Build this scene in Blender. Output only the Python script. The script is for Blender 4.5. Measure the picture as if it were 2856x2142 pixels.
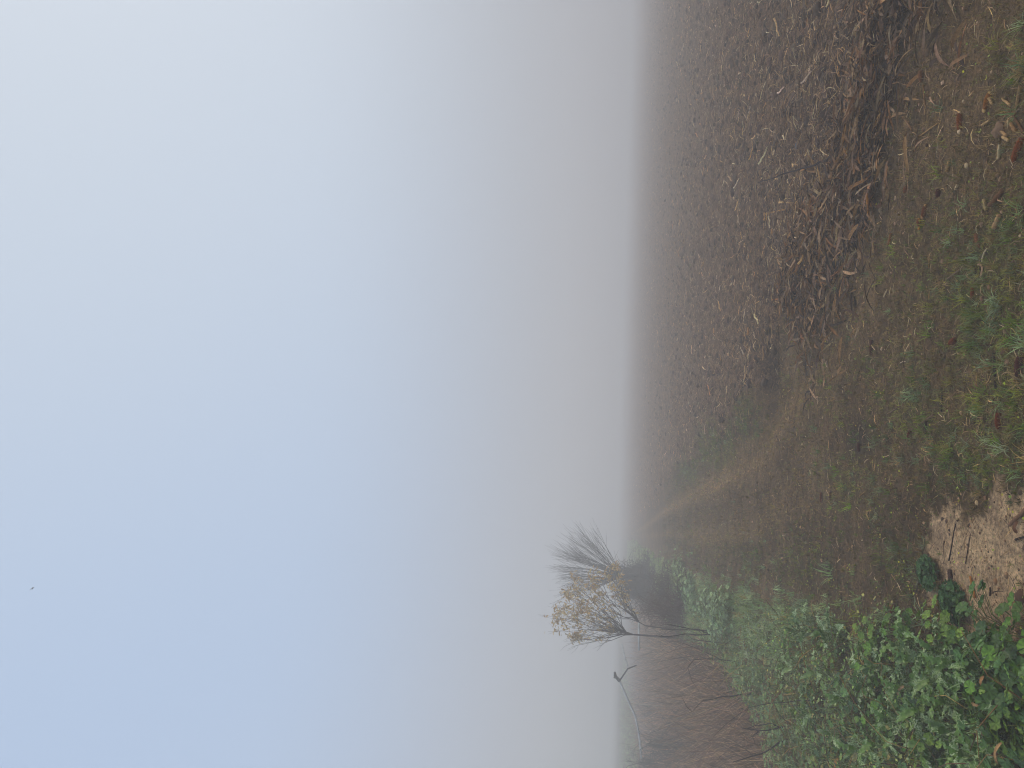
import bpy, math, random
import numpy as np
random.seed(7); RS = np.random.RandomState(11)
R = math.radians
sc = bpy.context.scene
for o in list(bpy.data.objects): bpy.data.objects.remove(o)

# ------------------------------------------------------------------ camera
F, CX, CY, CAMH = 2062.7, 1428.0, 1071.0, 1.60
PITCH = math.atan((1717-1428)/F); ROLL = math.atan(.028)
Fv = np.array([0, math.cos(PITCH), math.sin(PITCH)]); U0 = np.array([0, -math.sin(PITCH), math.cos(PITCH)]); R0 = np.array([1., 0, 0])
Rv = math.cos(ROLL)*R0+math.sin(ROLL)*U0; Uv = math.cos(ROLL)*U0-math.sin(ROLL)*R0
from mathutils import Matrix, Vector
cam = bpy.data.cameras.new("camera"); co = bpy.data.objects.new("camera", cam); sc.collection.objects.link(co)
cam.sensor_fit = 'HORIZONTAL'; cam.sensor_width = 36; cam.lens = 26; cam.clip_start = .05; cam.clip_end = 6000
m = Matrix.Identity(4)
for i, a in enumerate((-Uv, Rv, -Fv)):          # the phone was held sideways: the picture's right is the ground
    for j in range(3): m[j][i] = a[j]
m[2][3] = CAMH
co.matrix_world = m
sc.camera = co

# ------------------------------------------------------------------ sky, sun, exposure
SUN_EL, SUN_AZ = 34, 62                          # azimuth from +Y towards +X
w = bpy.data.worlds.new("World"); sc.world = w; w.use_nodes = True
nt = w.node_tree; nt.nodes.clear()
out = nt.nodes.new('ShaderNodeOutputWorld'); bg = nt.nodes.new('ShaderNodeBackground')
sky = nt.nodes.new('ShaderNodeTexSky'); sky.sky_type = 'NISHITA'; sky.sun_disc = False
sky.sun_elevation = R(SUN_EL); sky.sun_rotation = R(SUN_AZ); sky.air_density = 1.0; sky.dust_density = 1.5
veil = nt.nodes.new('ShaderNodeMixRGB'); veil.inputs[0].default_value = .74      # high thin cloud over the blue
# thin veil, brighter on the sun's side of the sky
tc = nt.nodes.new('ShaderNodeTexCoord'); dot = nt.nodes.new('ShaderNodeVectorMath'); dot.operation = 'DOT_PRODUCT'
dot.inputs[1].default_value = (math.sin(R(SUN_AZ))*math.cos(R(SUN_EL)), math.cos(R(SUN_AZ))*math.cos(R(SUN_EL)), math.sin(R(SUN_EL)))
nt.links.new(tc.outputs['Generated'], dot.inputs[0])
rm = nt.nodes.new('ShaderNodeMapRange'); rm.interpolation_type = 'SMOOTHSTEP'; rm.inputs[1].default_value = .25; rm.inputs[2].default_value = 1.0
nt.links.new(dot.outputs['Value'], rm.inputs[0])
vc = nt.nodes.new('ShaderNodeMixRGB'); vc.inputs[1].default_value = (6.0, 7.65, 10.3, 1); vc.inputs[2].default_value = (8.3, 9.1, 9.9, 1)
nt.links.new(rm.outputs[0], vc.inputs[0])
nt.links.new(sky.outputs[0], veil.inputs[1]); nt.links.new(vc.outputs[0], veil.inputs[2])
# low murk round the horizon, above the fog layer
sx = nt.nodes.new('ShaderNodeSeparateXYZ'); nt.links.new(tc.outputs['Generated'], sx.inputs[0])
el = nt.nodes.new('ShaderNodeMapRange'); el.interpolation_type = 'SMOOTHSTEP'; el.inputs[1].default_value = .0; el.inputs[2].default_value = .42; el.inputs[3].default_value = .8; el.inputs[4].default_value = 0
nt.links.new(sx.outputs['Z'], el.inputs[0]); mk = nt.nodes.new('ShaderNodeMixRGB'); mk.inputs[2].default_value = (4.5, 4.65, 5.2, 1)
nt.links.new(el.outputs[0], mk.inputs[0]); nt.links.new(veil.outputs[0], mk.inputs[1]); nt.links.new(mk.outputs[0], bg.inputs[0]); bg.inputs[1].default_value = .1
nt.links.new(bg.outputs[0], out.inputs[0])
sl = bpy.data.lights.new("sun", 'SUN'); sl.energy = 1.5; sl.angle = R(16); sl.color = (1, .88, .72)
so = bpy.data.objects.new("sun", sl); sc.collection.objects.link(so)
so.rotation_euler = (R(90-SUN_EL), 0, R(180-SUN_AZ))
so.rotation_euler = Vector((math.sin(R(SUN_AZ))*math.cos(R(SUN_EL)), math.cos(R(SUN_AZ))*math.cos(R(SUN_EL)), math.sin(R(SUN_EL)))).to_track_quat('Z', 'Y').to_euler()
sc.view_settings.view_transform = 'Standard'; sc.view_settings.look = 'None'
sc.view_settings.exposure = 0; sc.view_settings.gamma = 1
sc.cycles.max_bounces = 6; sc.cycles.diffuse_bounces = 2; sc.cycles.glossy_bounces = 1; sc.cycles.transmission_bounces = 2
sc.cycles.transparent_max_bounces = 4; sc.cycles.volume_bounces = 3
sc.cycles.use_denoising = True; sc.cycles.filter_width = 1.1
HAZE = .0205; HAZE_TOP = 10.5

# ------------------------------------------------------------------ pixel <-> place
def ray(px, py):
    a, b = (2142-py-1071)/F, -(px-1428)/F
    return Fv+a*Rv+b*Uv
def at(px, py, y):                                # the point seen there at distance y down the field
    d = ray(px, py); t = y/d[1]
    return np.array([d[0]*t, y, CAMH+d[2]*t])
def gnd(px, py, z=0.):
    d = ray(px, py); t = (z-CAMH)/d[2]
    return np.array([d[0]*t, d[1]*t])
def toimg(x, y, z=0.):
    p = np.stack([x, y, np.zeros_like(x)+z-CAMH], -1)
    f = np.maximum(p@Fv, .05)
    return 1428-(p@Uv)/f*F, 1071-(p@Rv)/f*F       # px, py of the photograph

# ------------------------------------------------------------------ noise
def _h(ix, iy, s):
    n = (ix.astype(np.int64)*374761393+iy.astype(np.int64)*668265263+s*974634777) & 0xffffffff
    n = ((n ^ (n >> 13))*1274126177) & 0xffffffff
    return ((n ^ (n >> 16)) & 0xffff)/65535.0
def vn(x, y, s=0):
    ix, iy = np.floor(x), np.floor(y); fx, fy = x-ix, y-iy
    fx = fx*fx*(3-2*fx); fy = fy*fy*(3-2*fy)
    a, b, c, d = _h(ix, iy, s), _h(ix+1, iy, s), _h(ix, iy+1, s), _h(ix+1, iy+1, s)
    return (a*(1-fx)+b*fx)*(1-fy)+(c*(1-fx)+d*fx)*fy
def fbm(x, y, s=0, o=4):
    v = 0; a = .5
    for k in range(o):
        v = v+a*vn(x*2**k+17.3*k, y*2**k-9.1*k, s+k); a *= .5
    return v/(1-.5**o)
def sm(t):
    t = np.clip(t, 0, 1); return t*t*(3-2*t)

# ------------------------------------------------------------------ the lie of the land
ER = np.array([(2.9, 2.0), (2.3, 4.5), (1.83, 4.75), (1.38, 5.0), (.94, 6.1), (.64, 7.3), (-.02, 8.2), (-.35, 10), (-.8, 12.3), (-2.6, 21), (-7.2, 40.5), (-15, 76), (-330, 1500)])
EL = np.array([(-.95, 2.0), (-.98, 3.2), (-1.04, 3.8), (-1.36, 5.1), (-1.8, 7.0), (-2.75, 11), (-4.9, 22), (-10.7, 53), (-18.5, 90), (-360, 1500)])
ED = np.array([(-3.1, 2.0), (-3.25, 6.0), (-3.5, 8.0), (-3.5, 9.3), (-3.6, 10.4), (-6.5, 21.4), (-14.0, 53), (-21, 90), (-370, 1500)])
def xR(y): return np.interp(y, ER[:, 1], ER[:, 0])
def xL(y): return np.interp(y, EL[:, 1], EL[:, 0])
def xD(y): return np.interp(y, ED[:, 1], ED[:, 0])
def wob(x, y, s=3, f=1.7, a=.5): return (fbm(x*f, y*f, s, 3)-.5)*a
def m_field(x, y): return sm((x-xR(y)+wob(x, y, 3, 1.5, .7)*np.clip(y/9, .5, 2))/.25)
def m_spill(x, y): return sm((x-xR(y)+.45+wob(x, y, 3, 1.5, .9)*np.clip(y/9, .5, 2))/1.0)
def m_verge(x, y): return sm((xL(y)-x+wob(x, y, 5, 2.0, .5))/.3)*(1-m_ditch(x, y))
def m_ditch(x, y): return sm((xD(y)-x+wob(x, y, 8, 1.2, .6))/.4)*sm((x-(xD(y)-6.5-y*.02))/.8)
def m_far(x, y): return sm(((xD(y)-6.0-y*.02)-x)/.8)
def wear(x, y):                                  # straw-coloured wheel lanes and darker strips along the track
    tt = (x-xL(y))/(xR(y)-xL(y)+1e-6); lane = np.exp(-((tt-.30)/.07)**2)*.6+np.exp(-((tt-.66)/.08)**2)
    return np.clip(.9*fbm(tt*7+fbm(x*.7, y*.2, 122, 2)*.8, y*.22, 121, 3)-.28+.75*lane*np.clip((y-4)/4, .3, 1), 0, 1)
def blob(px, py, L):
    v = 0*px
    for cx, cy, sx, sy, a in L: v = np.maximum(v, a*np.exp(-((px-cx)/sx)**2-((py-cy)/sy)**2))
    return v
GREEN = [(2800, 930, 190, 330, 1.0), (2590, 1060, 190, 200, .8), (2450, 1190, 140, 130, .55), (2700, 1240, 170, 130, .85), (2380, 1330, 110, 130, .45),
         (2840, 170, 70, 90, .9), (1995, 1235, 45, 60, 2.2), (2070, 1165, 40, 60, 1.3), (1920, 1300, 30, 60, 1.0), (2800, 640, 80, 90, .7), (2250, 1560, 400, 90, .35),
         (2330, 720, 60, 110, .3), (2500, 1560, 120, 120, .5), (2560, 640, 40, 40, .5), (2500, 700, 100, 60, .25)]
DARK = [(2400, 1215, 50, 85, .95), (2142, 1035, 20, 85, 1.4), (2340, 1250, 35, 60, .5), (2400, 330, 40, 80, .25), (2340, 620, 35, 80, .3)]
SANDP = np.array([(2640, 1410), (2730, 1362), (2870, 1370), (3050, 1380), (3050, 1780), (2870, 1770), (2800, 1815), (2700, 1850), (2625, 1800), (2585, 1700), (2548, 1590), (2580, 1490)], float)
def poly_sd(px, py, P):                          # signed distance in photo pixels, inside positive
    d = np.full(px.shape, 1e9); ins = np.zeros(px.shape, bool)
    for (x0, y0), (x1, y1) in zip(P, np.roll(P, -1, 0)):
        ex, ey = x1-x0, y1-y0
        t = np.clip(((px-x0)*ex+(py-y0)*ey)/(ex*ex+ey*ey), 0, 1)
        d = np.minimum(d, np.hypot(px-x0-t*ex, py-y0-t*ey))
        c = ((y0 > py) != (y1 > py)) & (px < ex*(py-y0)/(ey+1e-9)+x0); ins ^= c
    return np.where(ins, d, -d)
def masks(x, y):
    px, py = toimg(x, y)
    fr = (y > 1)
    g = blob(px, py, GREEN)*fr*np.clip(fbm(x*3.3, y*3.3, 21, 3)*2.6-.55, 0, 1.3)
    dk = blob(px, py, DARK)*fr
    sd = sm((poly_sd(px, py, SANDP)+(fbm(x*8, y*8, 31, 5)-.5)*260)/60)*fr
    return g, dk, sd
def height(x, y):
    f = m_field(x, y); v = m_verge(x, y); d = m_ditch(x, y)
    r = np.hypot(x, y); near = 1/(1+(r/45)**2)
    rough = (1-np.abs(2*fbm(x*4.1, y*4.1, 41, 4)-1))
    h = .012*(fbm(x*9, y*9, 51, 3)-.5)+.02*(fbm(x*1.3, y*1.3, 52, 2)-.5)
    h = h+f*(.02+.10*(rough-.55)+.05*(fbm(x*13, y*13, 44, 3)-.5)+.12*(fbm(x*.55, y*.55, 45, 2)-.5))*near
    ex = x-xR(y)
    h = h+.05*np.exp(-((ex-.28)/.25)**2)*np.clip(fbm(x*2.2, y*2.2, 47, 2)*2-.4, 0, 1.5)*(y < 9)*(y > 2)
    mid = (xR(y)+xL(y))/2                          # wheel ruts
    for s in (-.72, .62): h = h-.03*np.exp(-((x-mid-s)/.2)**2)*np.clip((y-4.5)/3, 0, 1)*near
    h = h+v*.05*fbm(x*3, y*3, 61, 3)
    h = h+.28*sm(((xD(y)-5.5-y*.02)-x)/3.5)
    h = h-.45*d*np.clip((y-2)/3, .2, 1)+.05*d*fbm(x*2, y*2, 62, 3)
    px, py = toimg(x, y)
    h = h-.30*np.exp(-(((px-2140)/20)**2+((py-1040)/85)**2)**1.5)*(.8+.8*fbm(x*6, y*6, 48, 2))*(y > 1)
    g, dk, sd = 0, 0, 0
    return h

# ------------------------------------------------------------------ mesh kit
def mesh_obj(name, V, loops, counts, mat, parent=None, col=None, uv=None, smooth=False):
    me = bpy.data.meshes.new(name); nv = len(V); nl = len(loops); nf = len(counts)
    me.vertices.add(nv); me.vertices.foreach_set('co', np.asarray(V, np.float32).ravel())
    me.loops.add(nl); me.loops.foreach_set('vertex_index', np.asarray(loops, np.int32))
    st = np.concatenate([[0], np.cumsum(counts)[:-1]]).astype(np.int32)
    me.polygons.add(nf); me.polygons.foreach_set('loop_start', st); me.polygons.foreach_set('loop_total', np.asarray(counts, np.int32))
    if col is not None:
        a = me.color_attributes.new('Col', 'FLOAT_COLOR', 'POINT')
        c4 = np.ones((nv, 4), np.float32); c4[:, :col.shape[1]] = col; a.data.foreach_set('color', c4.ravel())
    if uv is not None:
        u = me.uv_layers.new(name='UV'); u.data.foreach_set('uv', np.asarray(uv, np.float32).ravel())
    me.update(calc_edges=True); me.validate()
    if smooth: me.polygons.foreach_set('use_smooth', np.ones(nf, bool))
    me.materials.append(mat)
    o = bpy.data.objects.new(name, me); sc.collection.objects.link(o)
    if parent is not None: o.parent = parent
    return o
class T:                                          # a template shape
    def __init__(s, V, Fc, uv=None, sh=None):
        s.V = np.asarray(V, float); s.loops = np.array([i for f in Fc for i in f]); s.counts = np.array([len(f) for f in Fc])
        s.uv = (s.V[:, :2] if uv is None else np.asarray(uv, float)); s.sh = np.ones(len(s.V)) if sh is None else np.asarray(sh, float)
def join(ts, sh=None):
    V, Fc, uv, S = [], [], [], []; n = 0
    for k, t in enumerate(ts):
        V.append(t.V); uv.append(t.uv); S.append(t.sh*(1 if sh is None else sh[k])); i = 0
        for c in t.counts: Fc.append([int(q)+n for q in t.loops[i:i+c]]); i += c
        n += len(t.V)
    return T(np.concatenate(V), Fc, np.concatenate(uv), np.concatenate(S))
class Batch:
    def __init__(s): s.V, s.L, s.C, s.K, s.U, s.n = [], [], [], [], [], 0
    def add(s, t, pos, M, col):
        K = len(pos)
        if not K: return s
        V = np.einsum('kij,nj->kni', M, t.V)+pos[:, None, :]; n = len(t.V)
        s.V.append(V.reshape(-1, 3)); s.L.append((t.loops[None]+(s.n+np.arange(K)*n)[:, None]).ravel())
        s.C.append(np.tile(t.counts, K)); s.K.append((col[:, None, :]*t.sh[None, :, None]).reshape(-1, 3))
        s.U.append(np.tile(t.uv[t.loops], (K, 1))); s.n += K*n
        return s
    def one(s, t, col=(1, 1, 1)):
        return s.add(t, np.zeros((1, 3)), np.eye(3)[None], np.array([col], float))
    def build(s, name, mat, parent=None, smooth=False, origin=None):
        V = np.concatenate(s.V)
        if origin is not None: V = V-np.asarray(origin)
        return mesh_obj(name, V, np.concatenate(s.L), np.concatenate(s.C), mat, parent, np.concatenate(s.K), np.concatenate(s.U), smooth)
def rot(yaw, tilt=None, roll=None, scale=1.):
    K = len(yaw); tilt = np.zeros(K) if tilt is None else tilt; roll = np.zeros(K) if roll is None else roll
    c, s = np.cos, np.sin; O, I = np.zeros(K), np.ones(K)
    Z = np.array([[c(yaw), -s(yaw), O], [s(yaw), c(yaw), O], [O, O, I]]).transpose(2, 0, 1)
    X = np.array([[I, O, O], [O, c(tilt), -s(tilt)], [O, s(tilt), c(tilt)]]).transpose(2, 0, 1)
    Y = np.array([[c(roll), O, s(roll)], [O, I, O], [-s(roll), O, c(roll)]]).transpose(2, 0, 1)
    M = Z@X@Y
    sc_ = np.asarray(scale, float)
    if sc_.ndim == 0: return M*sc_
    if sc_.ndim == 1: return M*sc_[:, None, None]
    return M*sc_[:, None, :]
def strip(L, W, n=5, bend=0., arc=0., twist=0., fold=0., prof=None, wav=0.):
    """a leaf-like ribbon along +Y: bend sideways, arc up-and-over, twist, V fold"""
    V, Fc, uv = [], [], []; p = np.zeros(3); th = arc/2; ps = 0.
    for i in range(n+1):
        t = i/n; wd = W*(prof(t) if prof else math.sin(math.pi*min(1, .12+.88*t))**.6 if t < 1 else .02)
        tw = twist*t+wav*math.sin(t*9)
        d = np.array([-math.sin(ps)*math.cos(th), math.cos(ps)*math.cos(th), math.sin(th)])
        sx = np.array([math.cos(ps), math.sin(ps), 0]); up = np.cross(sx, d)
        s2 = sx*math.cos(tw)+up*math.sin(tw); u2 = np.cross(s2, d)
        for k in (-1, 0, 1): V.append(p+s2*wd/2*k+u2*(fold*wd*abs(k))); uv.append((k*wd/2, t*L))
        p = p+d*(L/n); th -= arc/n; ps += bend/n
    for i in range(n):
        for k in range(2): a = i*3+k; Fc.append((a, a+1, a+4, a+3))
    return T(V, Fc, uv)
def blade(L, W, n=3, arc=0., bend=0.):
    """a grass blade rising along +Y then arching over; two quads wide it is not"""
    V, Fc = [], []; p = np.zeros(3); th = 0.; ps = 0.
    for i in range(n+1):
        t = i/n; wd = W*(1-t)**.7+.0004
        sx = np.array([math.cos(ps), math.sin(ps), 0])
        V += [p-sx*wd/2, p+sx*wd/2]
        d = np.array([-math.sin(ps)*math.cos(th), math.cos(ps)*math.cos(th), math.sin(th)]); p = p+d*L/n; th -= arc/n; ps += bend/n
    for i in range(n): a = i*2; Fc.append((a, a+1, a+3, a+2))
    return T(V, Fc)
def tube(P, rad, sides=5, cap=True):
    P = np.asarray(P, float); n = len(P); V, Fc, uv = [], [], []
    rad = np.broadcast_to(rad, (n,)); ref = np.array([.3, .2, .93]); ln = 0
    for i in range(n):
        d = P[min(i+1, n-1)]-P[max(i-1, 0)]; d = d/(np.linalg.norm(d)+1e-9)
        a = np.cross(d, ref); a = a/(np.linalg.norm(a)+1e-9); b = np.cross(d, a)
        if i: ln += np.linalg.norm(P[i]-P[i-1])
        for k in range(sides):
            q = 2*math.pi*k/sides; V.append(P[i]+rad[i]*(math.cos(q)*a+math.sin(q)*b)); uv.append((k/sides*.1, ln))
    for i in range(n-1):
        for k in range(sides):
            k2 = (k+1) % sides; Fc.append((i*sides+k, i*sides+k2, (i+1)*sides+k2, (i+1)*sides+k))
    if cap: Fc.append(tuple(range(sides))[::-1]); Fc.append(tuple((n-1)*sides+k for k in range(sides)))
    return T(V, Fc, uv)
def tf(t, yaw=0, tilt=0, roll=0, s=1., pos=(0, 0, 0)):
    M = rot(np.array([yaw]), np.array([tilt]), np.array([roll]))[0]*s
    q = T.__new__(T); q.V = t.V@M.T+np.asarray(pos); q.loops, q.counts, q.uv, q.sh = t.loops, t.counts, t.uv, t.sh; return q
def ball(seed, nu=9, nv=6, sq=.7, am=.35):
    rs = np.random.RandomState(seed); V, Fc = [(0, 0, -sq)], []
    for j in range(1, nv):
        for i in range(nu):
            a, b = 2*math.pi*i/nu, math.pi*j/nv; r = 1+am*(rs.rand()-.5)
            V.append((r*math.sin(b)*math.cos(a)*(1+.2*rs.rand()), r*math.sin(b)*math.sin(a), -r*sq*math.cos(b)))
    V.append((0, 0, sq)); e = len(V)-1
    for i in range(nu):
        i2 = (i+1) % nu; Fc.append((0, 1+i2, 1+i)); Fc.append((e, e-nu+i, e-nu+i2))
        for j in range(nv-2): a = 1+j*nu; Fc.append((a+i, a+i2, a+nu+i2, a+nu+i))
    return T(V, Fc)

# ------------------------------------------------------------------ materials
def newmat(name):
    m = bpy.data.materials.new(name); m.use_nodes = True; n = m.node_tree; n.nodes.clear(); return m, n
def N(nt, t, **kw):
    q = nt.nodes.new(t)
    for k, v in kw.items():
        if k.startswith('i'): q.inputs[int(k[1:])].default_value = v
        else: setattr(q, k, v)
    return q
def mix(nt, fac, a, b, mode='MIX'):
    q = nt.nodes.new('ShaderNodeMixRGB'); q.blend_type = mode
    for i, v in enumerate((fac, a, b)):
        if isinstance(v, bpy.types.NodeSocket): nt.links.new(v, q.inputs[i])
        else: q.inputs[i].default_value = v if i == 0 else (*v, 1)
    return q.outputs[0]
def math_(nt, op, a, b=None, clamp=False):
    q = nt.nodes.new('ShaderNodeMath'); q.operation = op; q.use_clamp = clamp
    for i, v in enumerate((a, b)):
        if v is None: continue
        if isinstance(v, bpy.types.NodeSocket): nt.links.new(v, q.inputs[i])
        else: q.inputs[i].default_value = v
    return q.outputs[0]
def ramp(nt, val, lo, hi):
    q = nt.nodes.new('ShaderNodeMapRange'); nt.links.new(val, q.inputs[0]); q.inputs[1].default_value = lo; q.inputs[2].default_value = hi; return q.outputs[0]
def noise(nt, vec, scale, detail=4, rough=.6):
    q = nt.nodes.new('ShaderNodeTexNoise'); q.inputs['Scale'].default_value = scale; q.inputs['Detail'].default_value = detail; q.inputs['Roughness'].default_value = rough
    if vec is not None: nt.links.new(vec, q.inputs['Vector'])
    return q.outputs['Fac']
def hsv(nt, c, s=1., v=1.):
    q = nt.nodes.new('ShaderNodeHueSaturation'); q.inputs['Saturation'].default_value = s; q.inputs['Value'].default_value = v; nt.links.new(c, q.inputs['Color']); return q.outputs[0]
def plant_mat(name, rough=.55, trans=.25, vary=40., veins=None, ribs=False, spec=.3, sat=1.3, warm=False, tone=(1.15, .97, .78)):
    m, n = newmat(name); at_ = N(n, 'ShaderNodeAttribute', attribute_name='Col'); tc = N(n, 'ShaderNodeTexCoord')
    c = at_.outputs['Color']
    v = noise(n, tc.outputs['Object'], vary, 3)
    c = mix(n, 1., c, mix(n, ramp(n, v, .3, .7), (.62, .62, .62), (1.3, 1.3, 1.3)), 'MULTIPLY')
    uvn = N(n, 'ShaderNodeUVMap', uv_map='UV')
    if veins:
        vo = N(n, 'ShaderNodeTexVoronoi', feature='DISTANCE_TO_EDGE'); vo.inputs['Scale'].default_value = veins; n.links.new(uvn.outputs[0], vo.inputs['Vector'])
        k = math_(n, 'SUBTRACT', 1., ramp(n, vo.outputs['Distance'], .03, .15), True)
        c = mix(n, math_(n, 'MULTIPLY', math_(n, 'MULTIPLY', k, .62), ramp(n, noise(n, tc.outputs['Object'], 9, 2), .38, .52)), c, (.58, .66, .50))
    if ribs:
        wv = N(n, 'ShaderNodeTexNoise'); mp = N(n, 'ShaderNodeMapping'); mp.inputs['Scale'].default_value = (900, 25, 1)
        n.links.new(uvn.outputs[0], mp.inputs[0]); n.links.new(mp.outputs[0], wv.inputs['Vector']); wv.inputs['Scale'].default_value = 1.
        c = mix(n, 1., c, mix(n, ramp(n, wv.outputs['Fac'], .3, .7), (.6, .58, .55), (1.3, 1.3, 1.28)), 'MULTIPLY')
    c = hsv(n, c, sat, 1.1)
    if warm or tone[1] > 1: c = mix(n, 1., c, tone, 'MULTIPLY')
    p = N(n, 'ShaderNodeBsdfPrincipled'); p.inputs['Roughness'].default_value = rough; p.inputs['Specular IOR Level'].default_value = spec
    n.links.new(c, p.inputs['Base Color']); o = N(n, 'ShaderNodeOutputMaterial')
    if trans:
        t = N(n, 'ShaderNodeBsdfTranslucent'); n.links.new(c, t.inputs[0]); mx = N(n, 'ShaderNodeMixShader'); mx.inputs[0].default_value = trans
        n.links.new(p.outputs[0], mx.inputs[1]); n.links.new(t.outputs[0], mx.inputs[2]); n.links.new(mx.outputs[0], o.inputs[0])
    else: n.links.new(p.outputs[0], o.inputs[0])
    return m
M_leaf = plant_mat('leaf_green', .5, .22, 60, tone=(1.36, 1.26, 1.0), sat=1.12)
M_thistle = plant_mat('veined_leaf', .5, .18, 60, veins=80., tone=(1.32, 1.24, 1.0), sat=1.15)
M_grass = plant_mat('grass_blades', .55, .2, 12, tone=(1.30, 1.16, .88))
M_dry = plant_mat('dry_grass', .8, .15, 9, warm=True)
M_litter = plant_mat('dead_leaf_litter', .8, .08, 70, ribs=True, spec=.2, sat=1.2, warm=True, tone=(1.14, 1.03, .92))
M_wood = plant_mat('weathered_wood', .8, 0, 90, ribs=True, spec=.2, warm=True)
M_bark = plant_mat('bark', .85, 0, 35, spec=.2)
M_cob = plant_mat('cob', .85, 0, 160, spec=.2)
M_stone = plant_mat('stone', .9, 0, 60, spec=.2, warm=True)
M_yleaf = plant_mat('yellow_leaf', .6, .3, 8, sat=1.0)
M_pipe = plant_mat('pale_pipe', .5, 0, 4, spec=.4)

def ground_mat():
    m, n = newmat('ground'); a = N(n, 'ShaderNodeAttribute', attribute_name='Col'); sp = N(n, 'ShaderNodeSeparateColor'); n.links.new(a.outputs['Color'], sp.inputs[0])
    a2 = N(n, 'ShaderNodeAttribute', attribute_name='Zone'); s2 = N(n, 'ShaderNodeSeparateColor'); n.links.new(a2.outputs['Color'], s2.inputs[0])
    tc = N(n, 'ShaderNodeTexCoord'); P = tc.outputs['Object']
    big = noise(n, P, 1.1, 4); med = noise(n, P, 9, 5, .65); fine = noise(n, P, 75, 4, .7); vfine = noise(n, P, 260, 2, .7)
    # packed dirt of the track, with a brown mat of dead clippings
    tr = mix(n, ramp(n, med, .35, .7), (.050, .036, .026), (.120, .088, .062))
    tr = mix(n, ramp(n, big, .48, .66), tr, (.150, .116, .085))
    tr = mix(n, math_(n, 'MULTIPLY', ramp(n, fine, .52, .60), .7), tr, (.082, .070, .034))
    tr = mix(n, math_(n, 'MULTIPLY', ramp(n, vfine, .66, .74), .8), tr, (.36, .29, .21))
    tr = mix(n, math_(n, 'MULTIPLY', ramp(n, vfine, .40, .30), .7), tr, (.022, .016, .012))
    tr = mix(n, math_(n, 'MULTIPLY', a2.outputs['Alpha'], ramp(n, noise(n, P, 30, 4, .7), .38, .62)), tr, (.27, .21, .145))
    # field soil
    fd = mix(n, ramp(n, med, .35, .68), (.085, .062, .048), (.21, .158, .122))
    mp = N(n, 'ShaderNodeMapping'); mp.inputs['Scale'].default_value = (1, .55, 1); mp.inputs['Rotation'].default_value = (0, 0, .6); n.links.new(P, mp.inputs[0])
    st = noise(n, mp.outputs[0], 38, 4, .75)
    fd = mix(n, math_(n, 'MULTIPLY', ramp(n, st, .54, .64), .8), fd, (.34, .255, .18))
    fd = mix(n, math_(n, 'MULTIPLY', ramp(n, fine, .42, .34), .75), fd, (.025, .019, .015))
    sd = mix(n, ramp(n, med, .3, .7), (.32, .26, .195), (.52, .43, .335))
    sd = mix(n, math_(n, 'MULTIPLY', ramp(n, fine, .60, .68), .8), sd, (.085, .060, .045))
    sd = mix(n, math_(n, 'MULTIPLY', ramp(n, fine, .36, .30), .6), sd, (.12, .085, .062))
    sd = mix(n, math_(n, 'MULTIPLY', ramp(n, vfine, .64, .72), .6), sd, (.45, .37, .29))
    gr = mix(n, ramp(n, fine, .35, .65), (.032, .036, .018), (.085, .092, .045))  # verge and green-patch ground, colour darkened for the shade in gaps under weeds
    far = mix(n, ramp(n, med, .3, .7), (.085, .090, .052), (.14, .125, .085))
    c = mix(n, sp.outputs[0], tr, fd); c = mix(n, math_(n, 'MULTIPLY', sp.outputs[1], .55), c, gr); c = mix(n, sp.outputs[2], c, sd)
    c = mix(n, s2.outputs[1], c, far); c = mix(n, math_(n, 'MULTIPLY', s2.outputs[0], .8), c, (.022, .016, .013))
    c = mix(n, s2.outputs[2], c, (.070, .048, .038))
    gm = noise(n, P, 48, 6, .75); c = mix(n, 1., c, mix(n, ramp(n, gm, .34, .64), (.42, .42, .42), (1.6, 1.6, 1.6)), 'MULTIPLY')
    g2 = noise(n, P, 5.5, 4, .6); c = mix(n, 1., c, mix(n, ramp(n, g2, .35, .65), (.72, .70, .70), (1.25, 1.24, 1.2)), 'MULTIPLY')
    c = mix(n, 1., hsv(n, c, 1.3, 1.12), (1.12, .97, .80), 'MULTIPLY')
    p = N(n, 'ShaderNodeBsdfPrincipled'); p.inputs['Roughness'].default_value = .9; p.inputs['Specular IOR Level'].default_value = .15
    n.links.new(c, p.inputs['Base Color'])
    hsum = math_(n, 'ADD', math_(n, 'MULTIPLY', fine, .6), math_(n, 'ADD', math_(n, 'MULTIPLY', vfine, .25), math_(n, 'MULTIPLY', med, 1.2)))
    b = N(n, 'ShaderNodeBump'); b.inputs['Strength'].default_value = 1.0; b.inputs['Distance'].default_value = .035; n.links.new(hsum, b.inputs['Height'])
    n.links.new(b.outputs[0], p.inputs['Normal']); o = N(n, 'ShaderNodeOutputMaterial'); n.links.new(p.outputs[0], o.inputs[0])
    return m

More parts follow.
